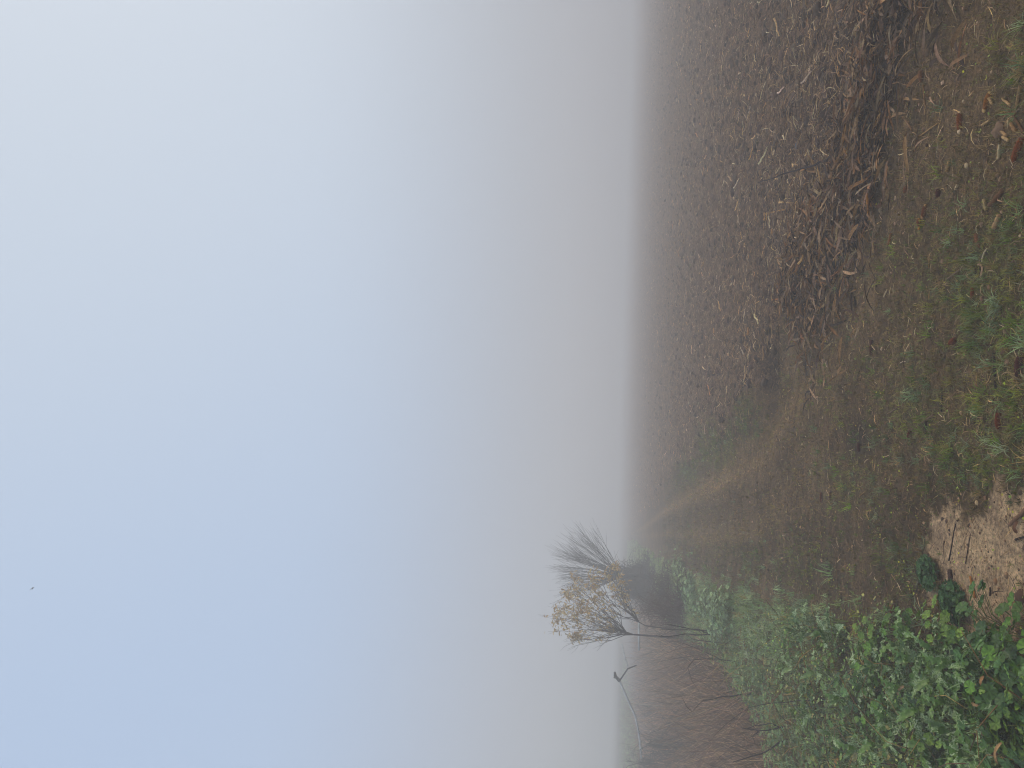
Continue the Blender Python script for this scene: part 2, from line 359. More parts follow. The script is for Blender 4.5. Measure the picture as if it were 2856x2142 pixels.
# ------------------------------------------------------------------ ground: one sheet to the horizon
def polar_sheet():
    az = np.concatenate([np.linspace(-40, 40, 760, endpoint=False), np.linspace(40, 320, 90, endpoint=False)]); az = np.radians(az)
    rr = np.concatenate([np.geomspace(.25, 2.2, 22, endpoint=False), np.geomspace(2.2, 60, 760, endpoint=False), np.geomspace(60, 1500, 70)])
    A, Rr = np.meshgrid(az, rr); x, y = np.sin(A)*Rr, np.cos(A)*Rr
    z = height(x, y)
    z = np.where(Rr > 2.0, z, z*(Rr/2.0))
    na, nr = len(az), len(rr)
    V = np.concatenate([np.stack([x, y, z], -1).reshape(-1, 3), [[0, 0, 0]]])
    i, j = np.meshgrid(np.arange(na), np.arange(nr-1)); i2 = (i+1) % na
    q = np.stack([j*na+i, (j+1)*na+i, (j+1)*na+i2, j*na+i2], -1).reshape(-1, 4)
    k = np.arange(na); tri = np.stack([np.full(na, na*nr), k, (k+1) % na], -1)
    loops = np.concatenate([q.ravel(), tri[:, ::-1].ravel()]); counts = np.concatenate([np.full(len(q), 4), np.full(na, 3)])
    X, Y = V[:, 0], V[:, 1]
    f, v, d = m_field(X, Y), m_verge(X, Y), m_ditch(X, Y); g, dk, sd = masks(X, Y)
    fr = m_far(X, Y)
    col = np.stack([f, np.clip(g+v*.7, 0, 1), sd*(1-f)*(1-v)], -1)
    o = mesh_obj('ground', V, loops, counts, ground_mat(), None, col, None, True)
    z2 = o.data.color_attributes.new('Zone', 'FLOAT_COLOR', 'POINT')
    z4 = np.ones((len(V), 4), np.float32); z4[:, 0] = dk; z4[:, 1] = fr; z4[:, 2] = d; z4[:, 3] = wear(X, Y); z2.data.foreach_set('color', z4.ravel())
    return o
def tag(o, label=None, cat=None, group=None, kind=None):
    if label: o['label'] = label
    if cat: o['category'] = cat
    if group: o['group'] = group
    if kind: o['kind'] = kind
    return o
def stuff(b, name, mat, label, cat, smooth=False):
    return tag(b.build(name, mat, None, smooth), label, cat, None, 'stuff')
tag(polar_sheet(), kind='structure')

# ------------------------------------------------------------------ scattering
def polar(Nn, r0, r1, k=1.5, az=39, rs=RS):
    """points around the viewpoint, areal density falling as r^-k"""
    e = 2-k; u = rs.rand(Nn)
    r = r0*(r1/r0)**u if abs(e) < 1e-6 else (r0**e+u*(r1**e-r0**e))**(1/e)
    a = np.radians((rs.rand(Nn)*2-1)*az); return np.sin(a)*r, np.cos(a)*r
def keep(p, *arrs):
    k = RS.rand(len(p)) < p; return [a[k] for a in arrs]
def on(x, y, dz=0.): return np.stack([x, y, height(x, y)+dz], -1)
def tint(K, cols, jit=.25, wts=None):
    cols = np.asarray(cols, float); i = RS.choice(len(cols), K, p=wts)
    return cols[i]*(1+(RS.rand(K, 1)*2-1)*jit)*(1+(RS.rand(K, 3)*2-1)*.06)
def U(K, a, b): return a+(b-a)*RS.rand(K)
def spread(batch, ts, x, y, dz, yaw, tilt, roll, scale, col):
    idx = RS.randint(0, len(ts), len(x)); P = on(x, y); P[:, 2] += dz; Mx = rot(yaw, tilt, roll, scale)
    for k, t in enumerate(ts):
        s = idx == k; batch.add(t, P[s], Mx[s], col[s])

# --- corn stubble litter
BROWN = [(.155, .108, .075), (.25, .18, .125), (.09, .062, .045), (.34, .25, .17), (.20, .148, .11), (.05, .035, .027)]
TAN = [(.64, .47, .28), (.72, .60, .42), (.52, .34, .18), (.78, .68, .54)]
husks = [strip(.16, .018, 6, b, a, tw, f, wav=wv) for b, a, tw, f, wv in ((.2, .4, .8, .15, .2), (-.4, .6, -1.2, .2, .2), (.7, .3, 2.2, .1, .3), (-.1, .8, .4, .3, .2), (.05, .25, -2.6, .1, .3), (1.0, .4, .5, .2, .3))]
shreds = [strip(.11, .006, 3, b, a, tw, .1) for b, a, tw in ((.6, .5, .6), (-.8, 1.0, -.8), (.1, .2, 1.5), (1.6, .8, 0))]
def stalk_t(L, r, seed):
    rs = np.random.RandomState(seed); n = 7; P = [(0, 0, 0)]; rad = []
    for i in range(1, n): P.append((rs.randn()*.004, L*i/(n-1), rs.randn()*.003))
    rad = [r*(.8+.35*rs.rand()) for _ in range(n)]; rad[2] *= 1.25; rad[5] *= 1.2
    return tube(P, rad, 6)
stalks = [stalk_t(.14, .006, 1), stalk_t(.2, .008, 2), stalk_t(.09, .009, 3), stalk_t(.11, .005, 4)]
straws = [tube([(0, 0, 0), (.006*s, .05, .004), (.0, .10, 0)], [.0016, .0019, .0014], 3, False) for s in (-1, 1, 3)]
clods = [ball(i) for i in range(6)]
b = Batch(); x, y = polar(15000, 3, 60, 1.9); x, y = keep(m_field(x, y)*np.where(y < 4, 1, 1), x, y); K = len(x)
spread(b, clods, x, y, .0, U(K, 0, 6.28), U(K, -.3, .3), U(K, -.3, .3), U(K, .3, 1)**2*.05+.008, tint(K, [(.085, .066, .053), (.12, .094, .076), (.06, .046, .038)], .2))
x, y = polar(6000, 2.8, 14, 1.7); x, y = keep((1-m_field(x, y))*(1-m_verge(x, y))*.8, x, y); K = len(x)
spread(b, clods, x, y, .0, U(K, 0, 6.28), U(K, -.3, .3), U(K, -.3, .3), U(K, .1, 1)**3*.012+.002, tint(K, [(.10, .075, .055), (.20, .15, .11), (.06, .043, .033), (.45, .36, .28)], .2, [.35, .35, .12, .18]))
x, y = polar(9000, 2.6, 5, 1.0, 30); g, dk, sd = masks(x, y); x, y = keep(sd*(x < .1)*(x > -1.5), x, y); K = len(x)
spread(b, clods, x, y, .0, U(K, 0, 6.28), U(K, -.3, .3), U(K, -.3, .3), U(K, .1, 1)**3*.0055+.0012, tint(K, [(.10, .07, .05), (.30, .23, .17), (.16, .11, .08), (.5, .42, .33)], .25, [.35, .35, .2, .1]))
stuff(b, 'soil_clods', M_stone, 'small crumbled brown clods of soil strewn over the stubble field and track', 'soil', True)
b = Batch()
x, y = polar(195000, 3.2, 75, 1.65); x, y = keep(m_spill(x, y)**2, x, y); K = len(x)
spread(b, husks, x, y, U(K, 0, .03), U(K, 0, 6.28), U(K, -.2, .22), U(K, -.6, .6), np.stack([U(K, .2, .7), U(K, .15, .85)**1.5+.1, U(K, .1, .6)], -1), tint(K, BROWN, .3))
x, y = polar(150000, 3.2, 70, 1.65); x, y = keep(m_spill(x, y)**1.5, x, y); K = len(x)
spread(b, shreds+straws, x, y, U(K, 0, .05), U(K, 0, 6.28), U(K, -.3, .4), U(K, -.9, .9), U(K, .5, 1.3), tint(K, BROWN+TAN[:2], .35, [.19, .20, .12, .16, .1, .07, .08, .08]))
# pale stalk chips
x, y = polar(11000, 3.6, 90, 1.45); x, y = keep(m_field(x, y)*np.clip(fbm(x*1.2, y*1.2, 71, 3)*2.2-.4, .1, 1), x, y); K = len(x)
spread(b, stalks, x, y, U(K, .005, .04), U(K, 0, 6.28), U(K, -.15, .3), U(K, -1, 1), U(K, .35, 1.05), tint(K, TAN+BROWN[:2], .3, [.2, .13, .17, .08, .22, .2]))
# windrow of husks dragged to the field's edge
t = RS.rand(9000); yy = 3.6+t**.8*5.2; xx = xR(yy)+np.where(RS.rand(9000) < .6, RS.randn(9000)*.18+.24, RS.randn(9000)*.42+.12); k = ((fbm(xx*1.8, yy*1.8, 47, 2) > .42) | (yy < 5.4)) & (yy < 7.2); xx, yy = xx[k], yy[k]; K = len(xx)
spread(b, husks, xx, yy, U(K, 0, .06), U(K, 0, 6.28), U(K, -.3, .35), U(K, -.9, .9), np.stack([U(K, .35, 1.25), U(K, .6, 1.5), U(K, .6, 1.4)], -1), tint(K, BROWN+[(.30, .2, .12), (.22, .13, .07)], .4))
stuff(b, 'corn_litter', M_litter, 'brown shredded maize husks and stalk chips covering the harvested field', 'crop litter')
# litter spilled thinly on the track
b = Batch(); x, y = polar(60000, 2.8, 18, 1.4); wr_ = wear(x, y); x, y = keep((1-m_field(x, y))*(1-m_verge(x, y))*(1-m_ditch(x, y))*(.25+.75*wr_+.5*fbm(x*2, y*2, 77, 3)**2), x, y); K = len(x)
spread(b, shreds+straws, x, y, U(K, 0, .006), U(K, 0, 6.28), U(K, -.05, .1), U(K, -.5, .5), U(K, .2, .75), tint(K, BROWN+TAN[:2], .35, [.15, .18, .12, .2, .1, .11, .08, .06]))
stuff(b, 'straw_litter', M_litter, 'fine brown straw bits pressed into the dirt track', 'straw')

# --- short mat and grasses
def tuft_t(seed, n, L, W, lean=.9, arc=1.0, seg=3):
    rs = np.random.RandomState(seed); ts = []; sh = []
    for i in range(n):
        l = L*(.5+.6*rs.rand()); bl = blade(l, W*(.7+.6*rs.rand()), seg, arc*(.4+rs.rand()), (rs.rand()-.5)*.8)
        ts.append(tf(bl, rs.rand()*6.28, math.pi/2-lean*rs.rand()*1.1, 0, 1, (rs.randn()*.12*L, rs.randn()*.12*L, 0))); sh.append(.75+.5*rs.rand())
    return join(ts, sh)
GR = [(.135, .185, .050), (.105, .155, .055), (.185, .195, .06), (.15, .20, .11)]
OLIVE = [(.115, .092, .048), (.16, .125, .075), (.090, .088, .038), (.24, .19, .12), (.06, .045, .030)]
mat_t = [tuft_t(100+i, 7, .028, .0022, 1.3, 1.2, 2) for i in range(5)]
tuf_t = [tuft_t(120+i, 16, .085, .0040, 1.0, 1.3, 3) for i in range(6)]
big_t = [tuft_t(140+i, 18, .17, .0050, .9, 1.5, 4) for i in range(5)]
b = Batch(); x, y = polar(170000, 2.8, 24, 1.5); g, dk, sd = masks(x, y)
p = np.clip(1-m_field(x, y)*.97+g*.5, 0, 1)*(1-m_ditch(x, y))*(1-sd*.985)*np.clip(1-dk, 0, 1)*np.clip(.25+1.1*fbm(x*2.4, y*2.4, 81, 3)**1.5+g, 0, 1)
gg = g
x, y, gg = keep(p, x, y, gg); K = len(x)
c = tint(K, OLIVE, .45); c2 = tint(K, GR, .35); wgt = np.clip(gg*1.1+.12, 0, .9)[:, None]; pick = RS.rand(K, 1) < wgt; c = np.where(pick, c2*.95, c); wr = wear(x, y)[:, None]; c = c*(1-wr)+wr*tint(K, [(.36, .28, .18), (.30, .24, .15), (.24, .22, .11)], .3)*1.1
spread(b, mat_t, x, y, -.002, U(K, 0, 6.28), U(K, -.2, .2), U(K, -.2, .2), U(K, .5, 1.5)*(1+np.clip((y-5)/12, 0, 1.2)), c*(.55+.9*fbm(x*11, y*11, 82, 2)[:, None]))
stuff(b, 'short_turf', M_dry, 'worn brown and olive turf covering the farm track', 'turf')
b = Batch(); x, y = polar(26000, 2.8, 30, 1.3); g, dk, sd = masks(x, y)
v = m_verge(x, y)
p = np.clip(g*1.0*(1-m_field(x, y)*.9)*(1-sd), 0, 1)*.8+v*.5
x, y, v = keep(p, x, y, v); K = len(x)
GC = GR+[(.19, .25, .16), (.24, .29, .20), (.24, .19, .11)]
zone = fbm(x*1.1, y*1.1, 88, 2); c = .88*tint(K, GC, .25, [.2, .18, .16, .14, .13, .09, .10]); c = c*(.45+1.1*zone[:, None])*(.75+.5*RS.rand(K, 1))
spread(b, tuf_t, x, y, 0, U(K, 0, 6.28), U(K, -.2, .2), U(K, -.2, .2), U(K, .4, 1.15)*(1+.7*v), c)
stuff(b, 'grass', M_grass, 'green and grey-green grass tufts growing on track and verge', 'grass')

# ------------------------------------------------------------------ verge plants
def mallow_leaf(seed, cup=.22):
    rs = np.random.RandomState(seed); nr = 22; V = [(0, 0, 0)]; Fc = []; uv = [(0, 0)]; sh = [1.1]
    for ring, rr_ in ((1, .5), (2, 1.)):
        for i in range(nr):
            a = -math.pi/2+.18+(2*math.pi-.36)*i/(nr-1); lob = math.cos(6.5*(a+math.pi/2))
            q = rr_*(1+.10*lob*rr_*(-1)); zz = cup*rr_**2*.8+.09*lob*rr_+.03*rs.randn()*rr_
            V.append((math.cos(a)*q, math.sin(a)*q, zz)); uv.append((math.cos(a)*q, math.sin(a)*q)); sh.append((.95 if ring == 1 else 1.0)*(1+.26*lob))
    for i in range(nr-1):
        Fc.append((0, 1+i, 2+i)); Fc.append((1+i, 1+nr+i, 2+nr+i, 2+i))
    return T(V, Fc, uv, sh)
def thistle_leaf(seed, L=1., W=.34):
    rs = np.random.RandomState(seed); n = 16; V, Fc, uv = [], [], []; p = np.array([0., 0, 0]); th = .75
    for i in range(n+1):
        t = i/n; env = math.sin(math.pi*(t**.75)*.97+.06)**.8; lob = .72+.38*(1 if i % 3 == 1 else .45 if i % 3 == 2 else 0)
        wd = W*env*lob*.5+.01
        for k in (-1, -.5, 0, .5, 1): V.append((wd*k, p[1], p[2]+abs(k)*wd*.35+(.05 if abs(k) == 1 else 0)*math.sin(i*2.1+k)+.012*rs.randn())); uv.append((wd*k*.2+seed, t*L*.2))
        p = p+np.array([0, math.cos(th), math.sin(th)])*L/n; th -= 1.35/n
    for i in range(n):
        for k in range(4): a = i*5+k; Fc.append((a, a+1, a+6, a+5))
    return T(V, Fc, uv)
ML = [mallow_leaf(i, .1+.08*i) for i in range(4)]; TL = [thistle_leaf(i, 1., .22+.04*(i % 3)) for i in range(4)]
def mallow_plant_t(seed, n=40, h=.22, leafr=.028, spreadr=.19):
    rs = np.random.RandomState(seed); lv, st, sh = [], [], []
    for i in range(n):
        a = rs.rand()*6.28; rr_ = spreadr*math.sqrt(rs.rand()); hh = h*(.35+.65*rs.rand())*(1-.35*(rr_/spreadr)**2)
        e = np.array([math.cos(a)*rr_, math.sin(a)*rr_, hh]); s = leafr*(.55+.6*rs.rand())
        lv.append(tf(ML[rs.randint(4)], a-math.pi/2, -.15-.55*rs.rand(), (rs.rand()-.5)*.8, s, e)); sh.append(.5+.95*rs.rand())
        st.append(tube([(e[0]*.15, e[1]*.15, 0), (e[0]*.4, e[1]*.4, hh*.6), e+[-.0, 0, -.002]], [.0022, .0018, .0015], 4, False))
    return join(lv, sh), join(st)
def thistle_t(seed, n=11, L=.2):
    rs = np.random.RandomState(seed); lv, sh = [], []
    for i in range(n):
        a = i*2.4+rs.rand()*.5; s = L*(.6+.5*rs.rand())*(1 if i < 7 else .65)
        lv.append(tf(TL[rs.randint(4)], a, (.1 if i < 7 else .5)+.2*rs.rand(), (rs.rand()-.5)*.5, s, (0, 0, .01+.012*i))); sh.append(.75+.5*rs.rand())
    st = tube([(0, 0, -.02), (0, 0, .05), (.004, 0, .13)], [.008, .007, .004], 5)
    return join(lv, sh), st
MG = [(.085, .160, .036), (.062, .125, .038), (.125, .200, .050), (.080, .145, .060)]
TG = [(.075, .135, .040), (.10, .175, .05), (.14, .21, .08)]
# ground cover under the named plants
b = Batch(); x, y = polar(62000, 2.8, 34, 1.1, 38); v = m_verge(x, y); x, y = keep(v, x, y); K = len(x)
d = np.clip((xL(y)-x)/1.2, 0, 1)
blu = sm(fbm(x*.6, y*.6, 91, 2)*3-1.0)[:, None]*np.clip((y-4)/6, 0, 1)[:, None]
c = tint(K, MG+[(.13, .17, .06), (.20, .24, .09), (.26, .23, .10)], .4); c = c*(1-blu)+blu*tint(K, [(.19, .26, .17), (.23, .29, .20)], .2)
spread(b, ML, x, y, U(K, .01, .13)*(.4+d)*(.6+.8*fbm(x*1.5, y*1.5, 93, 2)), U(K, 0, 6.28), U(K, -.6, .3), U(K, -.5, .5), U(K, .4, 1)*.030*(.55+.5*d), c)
stuff(b, 'leafy_ground_cover', M_leaf, 'low green mallow and clover leaves carpeting the verge', 'ground cover')
small = [T([(-.5, 0, .1), (0, .5, 0), (.5, 0, .1), (0, -.5, 0)], [(0, 3, 2, 1)])]
b = Batch(); x, y = polar(30000, 2.8, 14, 1.3, 34); px_, py_ = toimg(x, y); v = m_verge(x, y)
edge = np.exp(-((x-xL(y)-.12)/.42)**2)*.8+.10; x, y = keep(edge*(1-m_field(x, y))*(1-m_ditch(x, y))*np.clip(fbm(x*5, y*5, 95, 3)*3-1.1, 0, 1), x, y); K = len(x)
spread(b, small, x, y, U(K, .004, .04), U(K, 0, 6.28), U(K, -.5, .5), U(K, -.5, .5), U(K, .3, 1)*.016, tint(K, [(.28, .33, .06), (.18, .24, .06), (.42, .40, .07), (.32, .26, .08)], .25, [.4, .4, .12, .08]))
x, y = polar(52000, 2.8, 16, 1.2, 34); x, y = keep(m_verge(x, y), x, y); K = len(x)
ch = fbm(x*2.1, y*2.1, 98, 3)[:, None]
spread(b, small, x, y, U(K, .01, .20)*(.3+.9*fbm(x*1.5, y*1.5, 93, 2)), U(K, 0, 6.28), U(K, -.7, .7), U(K, -.7, .7), U(K, .3, 1)*.024, tint(K, [(.15, .24, .06), (.22, .32, .10), (.30, .38, .20), (.10, .16, .05), (.38, .36, .14)], .35)*(.55+.9*ch))
stuff(b, 'seedlings', M_leaf, 'tiny yellow-green seedlings and leaflets dotted over verge and track edge', 'seedlings')
# long glaucous leaves (wild leek and oat) among the verge plants
b = Batch(); x, y = polar(9500, 3.0, 22, 1.5, 36); v = m_verge(x, y)*np.clip(fbm(x*1.3, y*1.3, 97, 2)*3-1.0, .08, 1); x, y = keep(v, x, y); K = len(x)
spread(b, big_t, x, y, 0, U(K, 0, 6.28), U(K, -.25, .25), U(K, -.25, .25), U(K, .6, 1.35), tint(K, [(.20, .28, .17), (.27, .34, .22), (.15, .21, .09), (.32, .26, .13)], .2, [.4, .3, .2, .1]))
stuff(b, 'tall_grass', M_grass, 'long grey-green grass leaves arching among the verge plants', 'grass')

b = Batch(); x, y = polar(26000, 4, 22, 1.2, 34); px_, py_ = toimg(x, y); sg = blob(px_, py_, [(2145, 1725, 95, 85, 1.), (1985, 1690, 75, 75, 1.), (2290, 1700, 80, 60, .6), (2540, 1760, 70, 50, .5), (1900, 1620, 60, 60, 1.)])
x, y = keep(sg*np.clip(m_verge(x, y)+.25, 0, 1), x, y); K = len(x)
spread(b, tuf_t, x, y, 0, U(K, 0, 6.28), U(K, -.2, .2), U(K, -.2, .2), U(K, .9, 1.8), tint(K, [(.26, .34, .23), (.32, .40, .28), (.22, .29, .16)], .3))
stuff(b, 'sage_grass', M_grass, 'pale sage-grey grass in soft patches along the verge', 'grass')
def empty(name, loc, rz=0):
    o = bpy.data.objects.new(name, None); sc.collection.objects.link(o); o.location = loc; o.rotation_euler = (0, 0, rz); o.empty_display_size = .1; return o
def dup(root, loc, rz, s=1.):
    c = root.copy(); sc.collection.objects.link(c); c.location = loc; c.rotation_euler = (0, 0, rz); c.scale = (s, s, s)
    for ch in [q for q in bpy.data.objects if q.parent == root]:
        d = ch.copy(); sc.collection.objects.link(d); d.parent = c
    return c
def gz(x, y): return float(height(np.array([x]), np.array([y]))[0])
def place(px, py, h=0.):
    g = gnd(px, py, h); z = gz(g[0], g[1]); g = gnd(px, py, z+h); return (float(g[0]), float(g[1]), gz(g[0], g[1]))
kit = {}
for k in range(4):
    for nm, fn, lm, sm_, cols in (('mallow_plant', mallow_plant_t, M_leaf, M_leaf, MG), ('milk_thistle', thistle_t, M_thistle, M_leaf, TG), ('sage_mallow', mallow_plant_t, M_leaf, M_leaf, [(.20, .27, .17), (.25, .33, .21), (.16, .24, .13), (.22, .29, .16)])):
        lt, stt = fn(200+k*7+len(nm)); r_ = empty(nm, (0, -50, 0)); c = cols[k % len(cols)]
        Batch().one(lt, c).build('foliage', lm, r_, True); Batch().one(stt, (.12, .15, .05)).build('stem', sm_, r_, True)
        kit.setdefault(nm, []).append([r_, False])
def plant(nm, px, py, s, lab, grp, h=.1):
    k = random.randrange(4); e = kit[nm][k]; loc = place(px, py, h*s); rz = random.random()*6.28
    if e[1]: o = dup(e[0], loc, rz, s)
    else: o = e[0]; o.location = loc; o.rotation_euler = (0, 0, rz); o.scale = (s, s, s); e[1] = True
    tag(o, lab, nm.replace('_', ' ').replace('sage mallow', 'mallow plant'), grp); return o
G_T = 'milk thistles in the verge'; G_M = 'mallow plants in the verge'
TH = [(2540, 1800), (2470, 1860), (2580, 1835), (2655, 1815), (2700, 1850), (2440, 1915), (2330, 1770), (2560, 1920), (2610, 1985), (2690, 1965), (2420, 2090),
      (2490, 2080), (2620, 2085), (2745, 2110), (2840, 2075), (2785, 1862), (2300, 1880), (2375, 1950), (2275, 1990), (2220, 1860), (2350, 2050), (2520, 2010), (2250, 1760), (2650, 1900), (2820, 2135), (2700, 2040)]
for i, (a, c) in enumerate(TH):
    near = a > 2600
    plant('milk_thistle', a, c, 1.05 if near else .95+.3*random.random(), 'low milk thistle rosette with white-netted leaves in the near verge' if near else 'white-veined milk thistle rosette among the green verge weeds further along', G_T, .06)
ML_ = [(2830, 1790), (2790, 1920), (2840, 1870), (2760, 1960), (2840, 1960), (2800, 2010), (2850, 2020), (2745, 1890), (2730, 1920), (2690, 1760), (2780, 2060), (2640, 1850), (2600, 1900), (2560, 2060), (2510, 1900),
       (2460, 1990), (2400, 1860), (2390, 1790), (2300, 1810), (2250, 1910), (2420, 2010), (2340, 1960), (2580, 2120), (2660, 2130), (2480, 1760), (2190, 1800), (2230, 2000), (2320, 2100), (2720, 2000), (2600, 1780)]
for i, (a, c) in enumerate(ML_):
    near = a > 2680
    plant('mallow_plant', a, c, 1.0 if near else .65+.3*random.random(), 'dark green mallow plant with scalloped round leaves beside the bare sandy patch' if near else 'bright green mallow plant in the verge further up the track', G_M, .16)
# leafy mallow mounds half way along the verge
for i in range(40):
    t_ = random.random(); a, c = 1875+t_*125+random.gauss(0, 12), 1620+t_*110+random.gauss(0, 26)
    plant('sage_mallow', a, c, .8+.5*random.random(), 'pale green bushy mallow growing in the mound below the yellow tree', 'mallows in the mound below the yellow tree', .2)

# small dark rosettes on the sand
def cushion_t(seed):
    rs = np.random.RandomState(seed); ts, sh = [], []
    for i in range(260):
        a = rs.rand()*6.28; r_ = .085*math.sqrt(rs.rand()); ts.append(tf(ML[rs.randint(4)], rs.rand()*6.28, rs.randn()*.5, rs.randn()*.5, .009+.005*rs.rand(), (math.cos(a)*r_, math.sin(a)*r_*1.3, .012+.035*(1-(r_/.085)**2)*rs.rand()+.008))); sh.append(.6+.7*rs.rand())
    return join(ts, sh)
for (a, c, s), lab in (((2598, 1597, 1.0), 'small dark green cushion weed at the edge of the bare sand farther from camera'), ((2672, 1678, 1.15), 'dark green cushion weed on the sand close to the mallows')):
    o = Batch().one(cushion_t(int(a)), (.050, .105, .040)).build('cushion_weed', M_leaf, None, True); o.location = place(a, c); o.scale = (s,)*3; tag(o, lab, 'weed')

# ------------------------------------------------------------------ ditch: dead grass, brambles
b = Batch(); bl = [tf(blade(1., .006, 4, a, bd), 0, math.pi/2-.1) for a, bd in ((.5, .2), (.9, -.3), (1.4, .4), (.3, 0), (2.2, -.5))]
x, y = polar(95000, 6, 48, 1.2, 38); d = m_ditch(x, y); x, y = keep(d, x, y); K = len(x)
zz = fbm(x*.8, y*.8, 101, 3); L = U(K, .45, 1.15)*(.65+.7*zz)*(.75+.25*np.clip((y-6)/6, 0, 1)); Wd = U(K, .6, 1.9)*np.clip(y/10, 1, 2.2)
spread(b, bl, x, y, 0, U(K, -1, 1)+.9, U(K, -.35, .35), U(K, -.7, .9), np.stack([Wd, L, L], -1), tint(K, [(.15, .108, .085), (.27, .20, .155), (.05, .036, .030), (.50, .40, .31), (.13, .11, .065)], .25, [.32, .26, .20, .14, .08]))
# thatch at the foot of it
x, y = polar(24000, 5.5, 20, 1.4, 38); d = m_ditch(x, y)*.9+.25*np.exp(-((x-xD(y))/.5)**2); x, y = keep(np.clip(d, 0, 1), x, y); K = len(x)
spread(b, bl, x, y, U(K, 0, .3), U(K, 0, 6.28), U(K, -1.4, .2), U(K, -1, 1), np.stack([np.ones(K)*.8, U(K, .15, .5), U(K, .15, .5)], -1), tint(K, [(.13, .092, .07), (.2, .15, .11), (.08, .058, .048), (.14, .12, .055)], .25))
stuff(b, 'dead_grass', M_dry, 'tall reddish brown dead grass filling the ditch', 'dead grass')
b = Batch(); x, y = polar(42000, 9, 90, 1.1, 39); x, y = keep(m_far(x, y)*.8, x, y); K = len(x)
spread(b, tuf_t, x, y, 0, U(K, 0, 6.28), U(K, -.2, .2), U(K, -.2, .2), U(K, 1.5, 3.2), tint(K, [(.10, .10, .05), (.08, .10, .05), (.16, .13, .09)], .25))
stuff(b, 'meadow_grass', M_grass, 'hazy grey-green rough grass beyond the ditch', 'grass')
b = Batch(); x, y = polar(60000, 12, 75, 1.1, 34); x, y = keep(m_verge(x, y), x, y); K = len(x)
spread(b, tuf_t, x, y, 0, U(K, 0, 6.28), U(K, -.2, .2), U(K, -.2, .2), U(K, 1.0, 2.4), tint(K, [(.26, .34, .20), (.32, .40, .26), (.20, .27, .13)], .25))
stuff(b, 'verge_grass', M_grass, 'soft green grass along the verge fading into fog', 'grass')

def arc3(p0, p1, sag, n=8, jit=0., side=(0, 0, 1)):
    p0, p1 = np.asarray(p0, float), np.asarray(p1, float); out = []
    for i in range(n+1):
        t = i/n; q = p0*(1-t)+p1*t+np.asarray(side, float)*sag*4*t*(1-t); out.append(q+(np.random.RandomState(i*7+int(abs(sag)*1e4)).randn(3)*jit if 0 < i < n else 0))
    return out
def thicket(px, py, y, wid, hgt, lab, seed, n=420, col=(.075, .055, .050), dep=None, dens_r=.0035):
    rs = np.random.RandomState(seed); c = at(px, py, y); g = gz(c[0], y); ts, sh = [], []; dep = dep or wid*.6
    for i in range(n):
        a = np.array([np.clip(rs.randn()*.38, -.75, .75)*wid, rs.randn()*dep*.38, 0]); hh = hgt*(.3+.8*rs.rand())*max(.15, 1-1.35*(a[0]/wid)**2)*(.75+.35*math.sin(a[0]*5/wid+seed))
        m1 = a+[rs.randn()*.15, rs.randn()*.15, hh*.75]; e = a+[rs.randn()*.20*hgt, rs.randn()*.25*hgt, hh*(.65+.5*rs.rand())]
        pts = [a, (a+m1)/2+[0, 0, hh*.08], m1, (m1+e)/2+[0, 0, hh*.1], e]; r_ = dens_r*(.6+1.0*rs.rand())
        ts.append(tube(pts, [r_, r_*.9, r_*.8, r_*.6, r_*.25], 3, False)); sh.append(.6+.8*rs.rand())
    o = Batch().one(join(ts, sh), col).build('bramble_thicket', M_bark); o.location = (c[0], y, g); return tag(o, lab, 'bramble')
thicket(1800, 1652, 26, .9, 1.5, 'grey bramble thicket fading into fog under the bare fan-shaped tree', 1, 620, dens_r=.007)
thicket(1800, 1600, 30, .9, 1.7, 'faint misty bramble thicket at the far end of the hedge', 2, 420, dens_r=.009)
thicket(1880, 1690, 15.5, .9, .95, 'dark tangled bramble thicket between the green verge and the yellow tree', 3, 420, (.13, .088, .075), dens_r=.0045)
thicket(1850, 1660, 19, .8, 1.2, 'dusky bramble thicket right behind the mallow mound', 4, 420, (.13, .092, .08), dens_r=.005)
thicket(1800, 2035, 17, .8, 1.0, 'dark low scrub bush near the end of the pale pipe', 5, 260, (.06, .065, .055), dens_r=.005)
thicket(1790, 2090, 19, .7, 1.25, 'grey scrub bush with a spiky top on the far bank', 6, 260, (.06, .065, .055), dens_r=.006)
thicket(1790, 2135, 22, .9, 1.3, 'misty grey scrub bush at the edge of the picture beyond the ditch', 7, 260, (.06, .065, .055), dens_r=.007)
thicket(1775, 1975, 26, .9, .8, 'faint low scrub under the middle of the raised pipe', 8, 200, (.06, .065, .055), dens_r=.007)

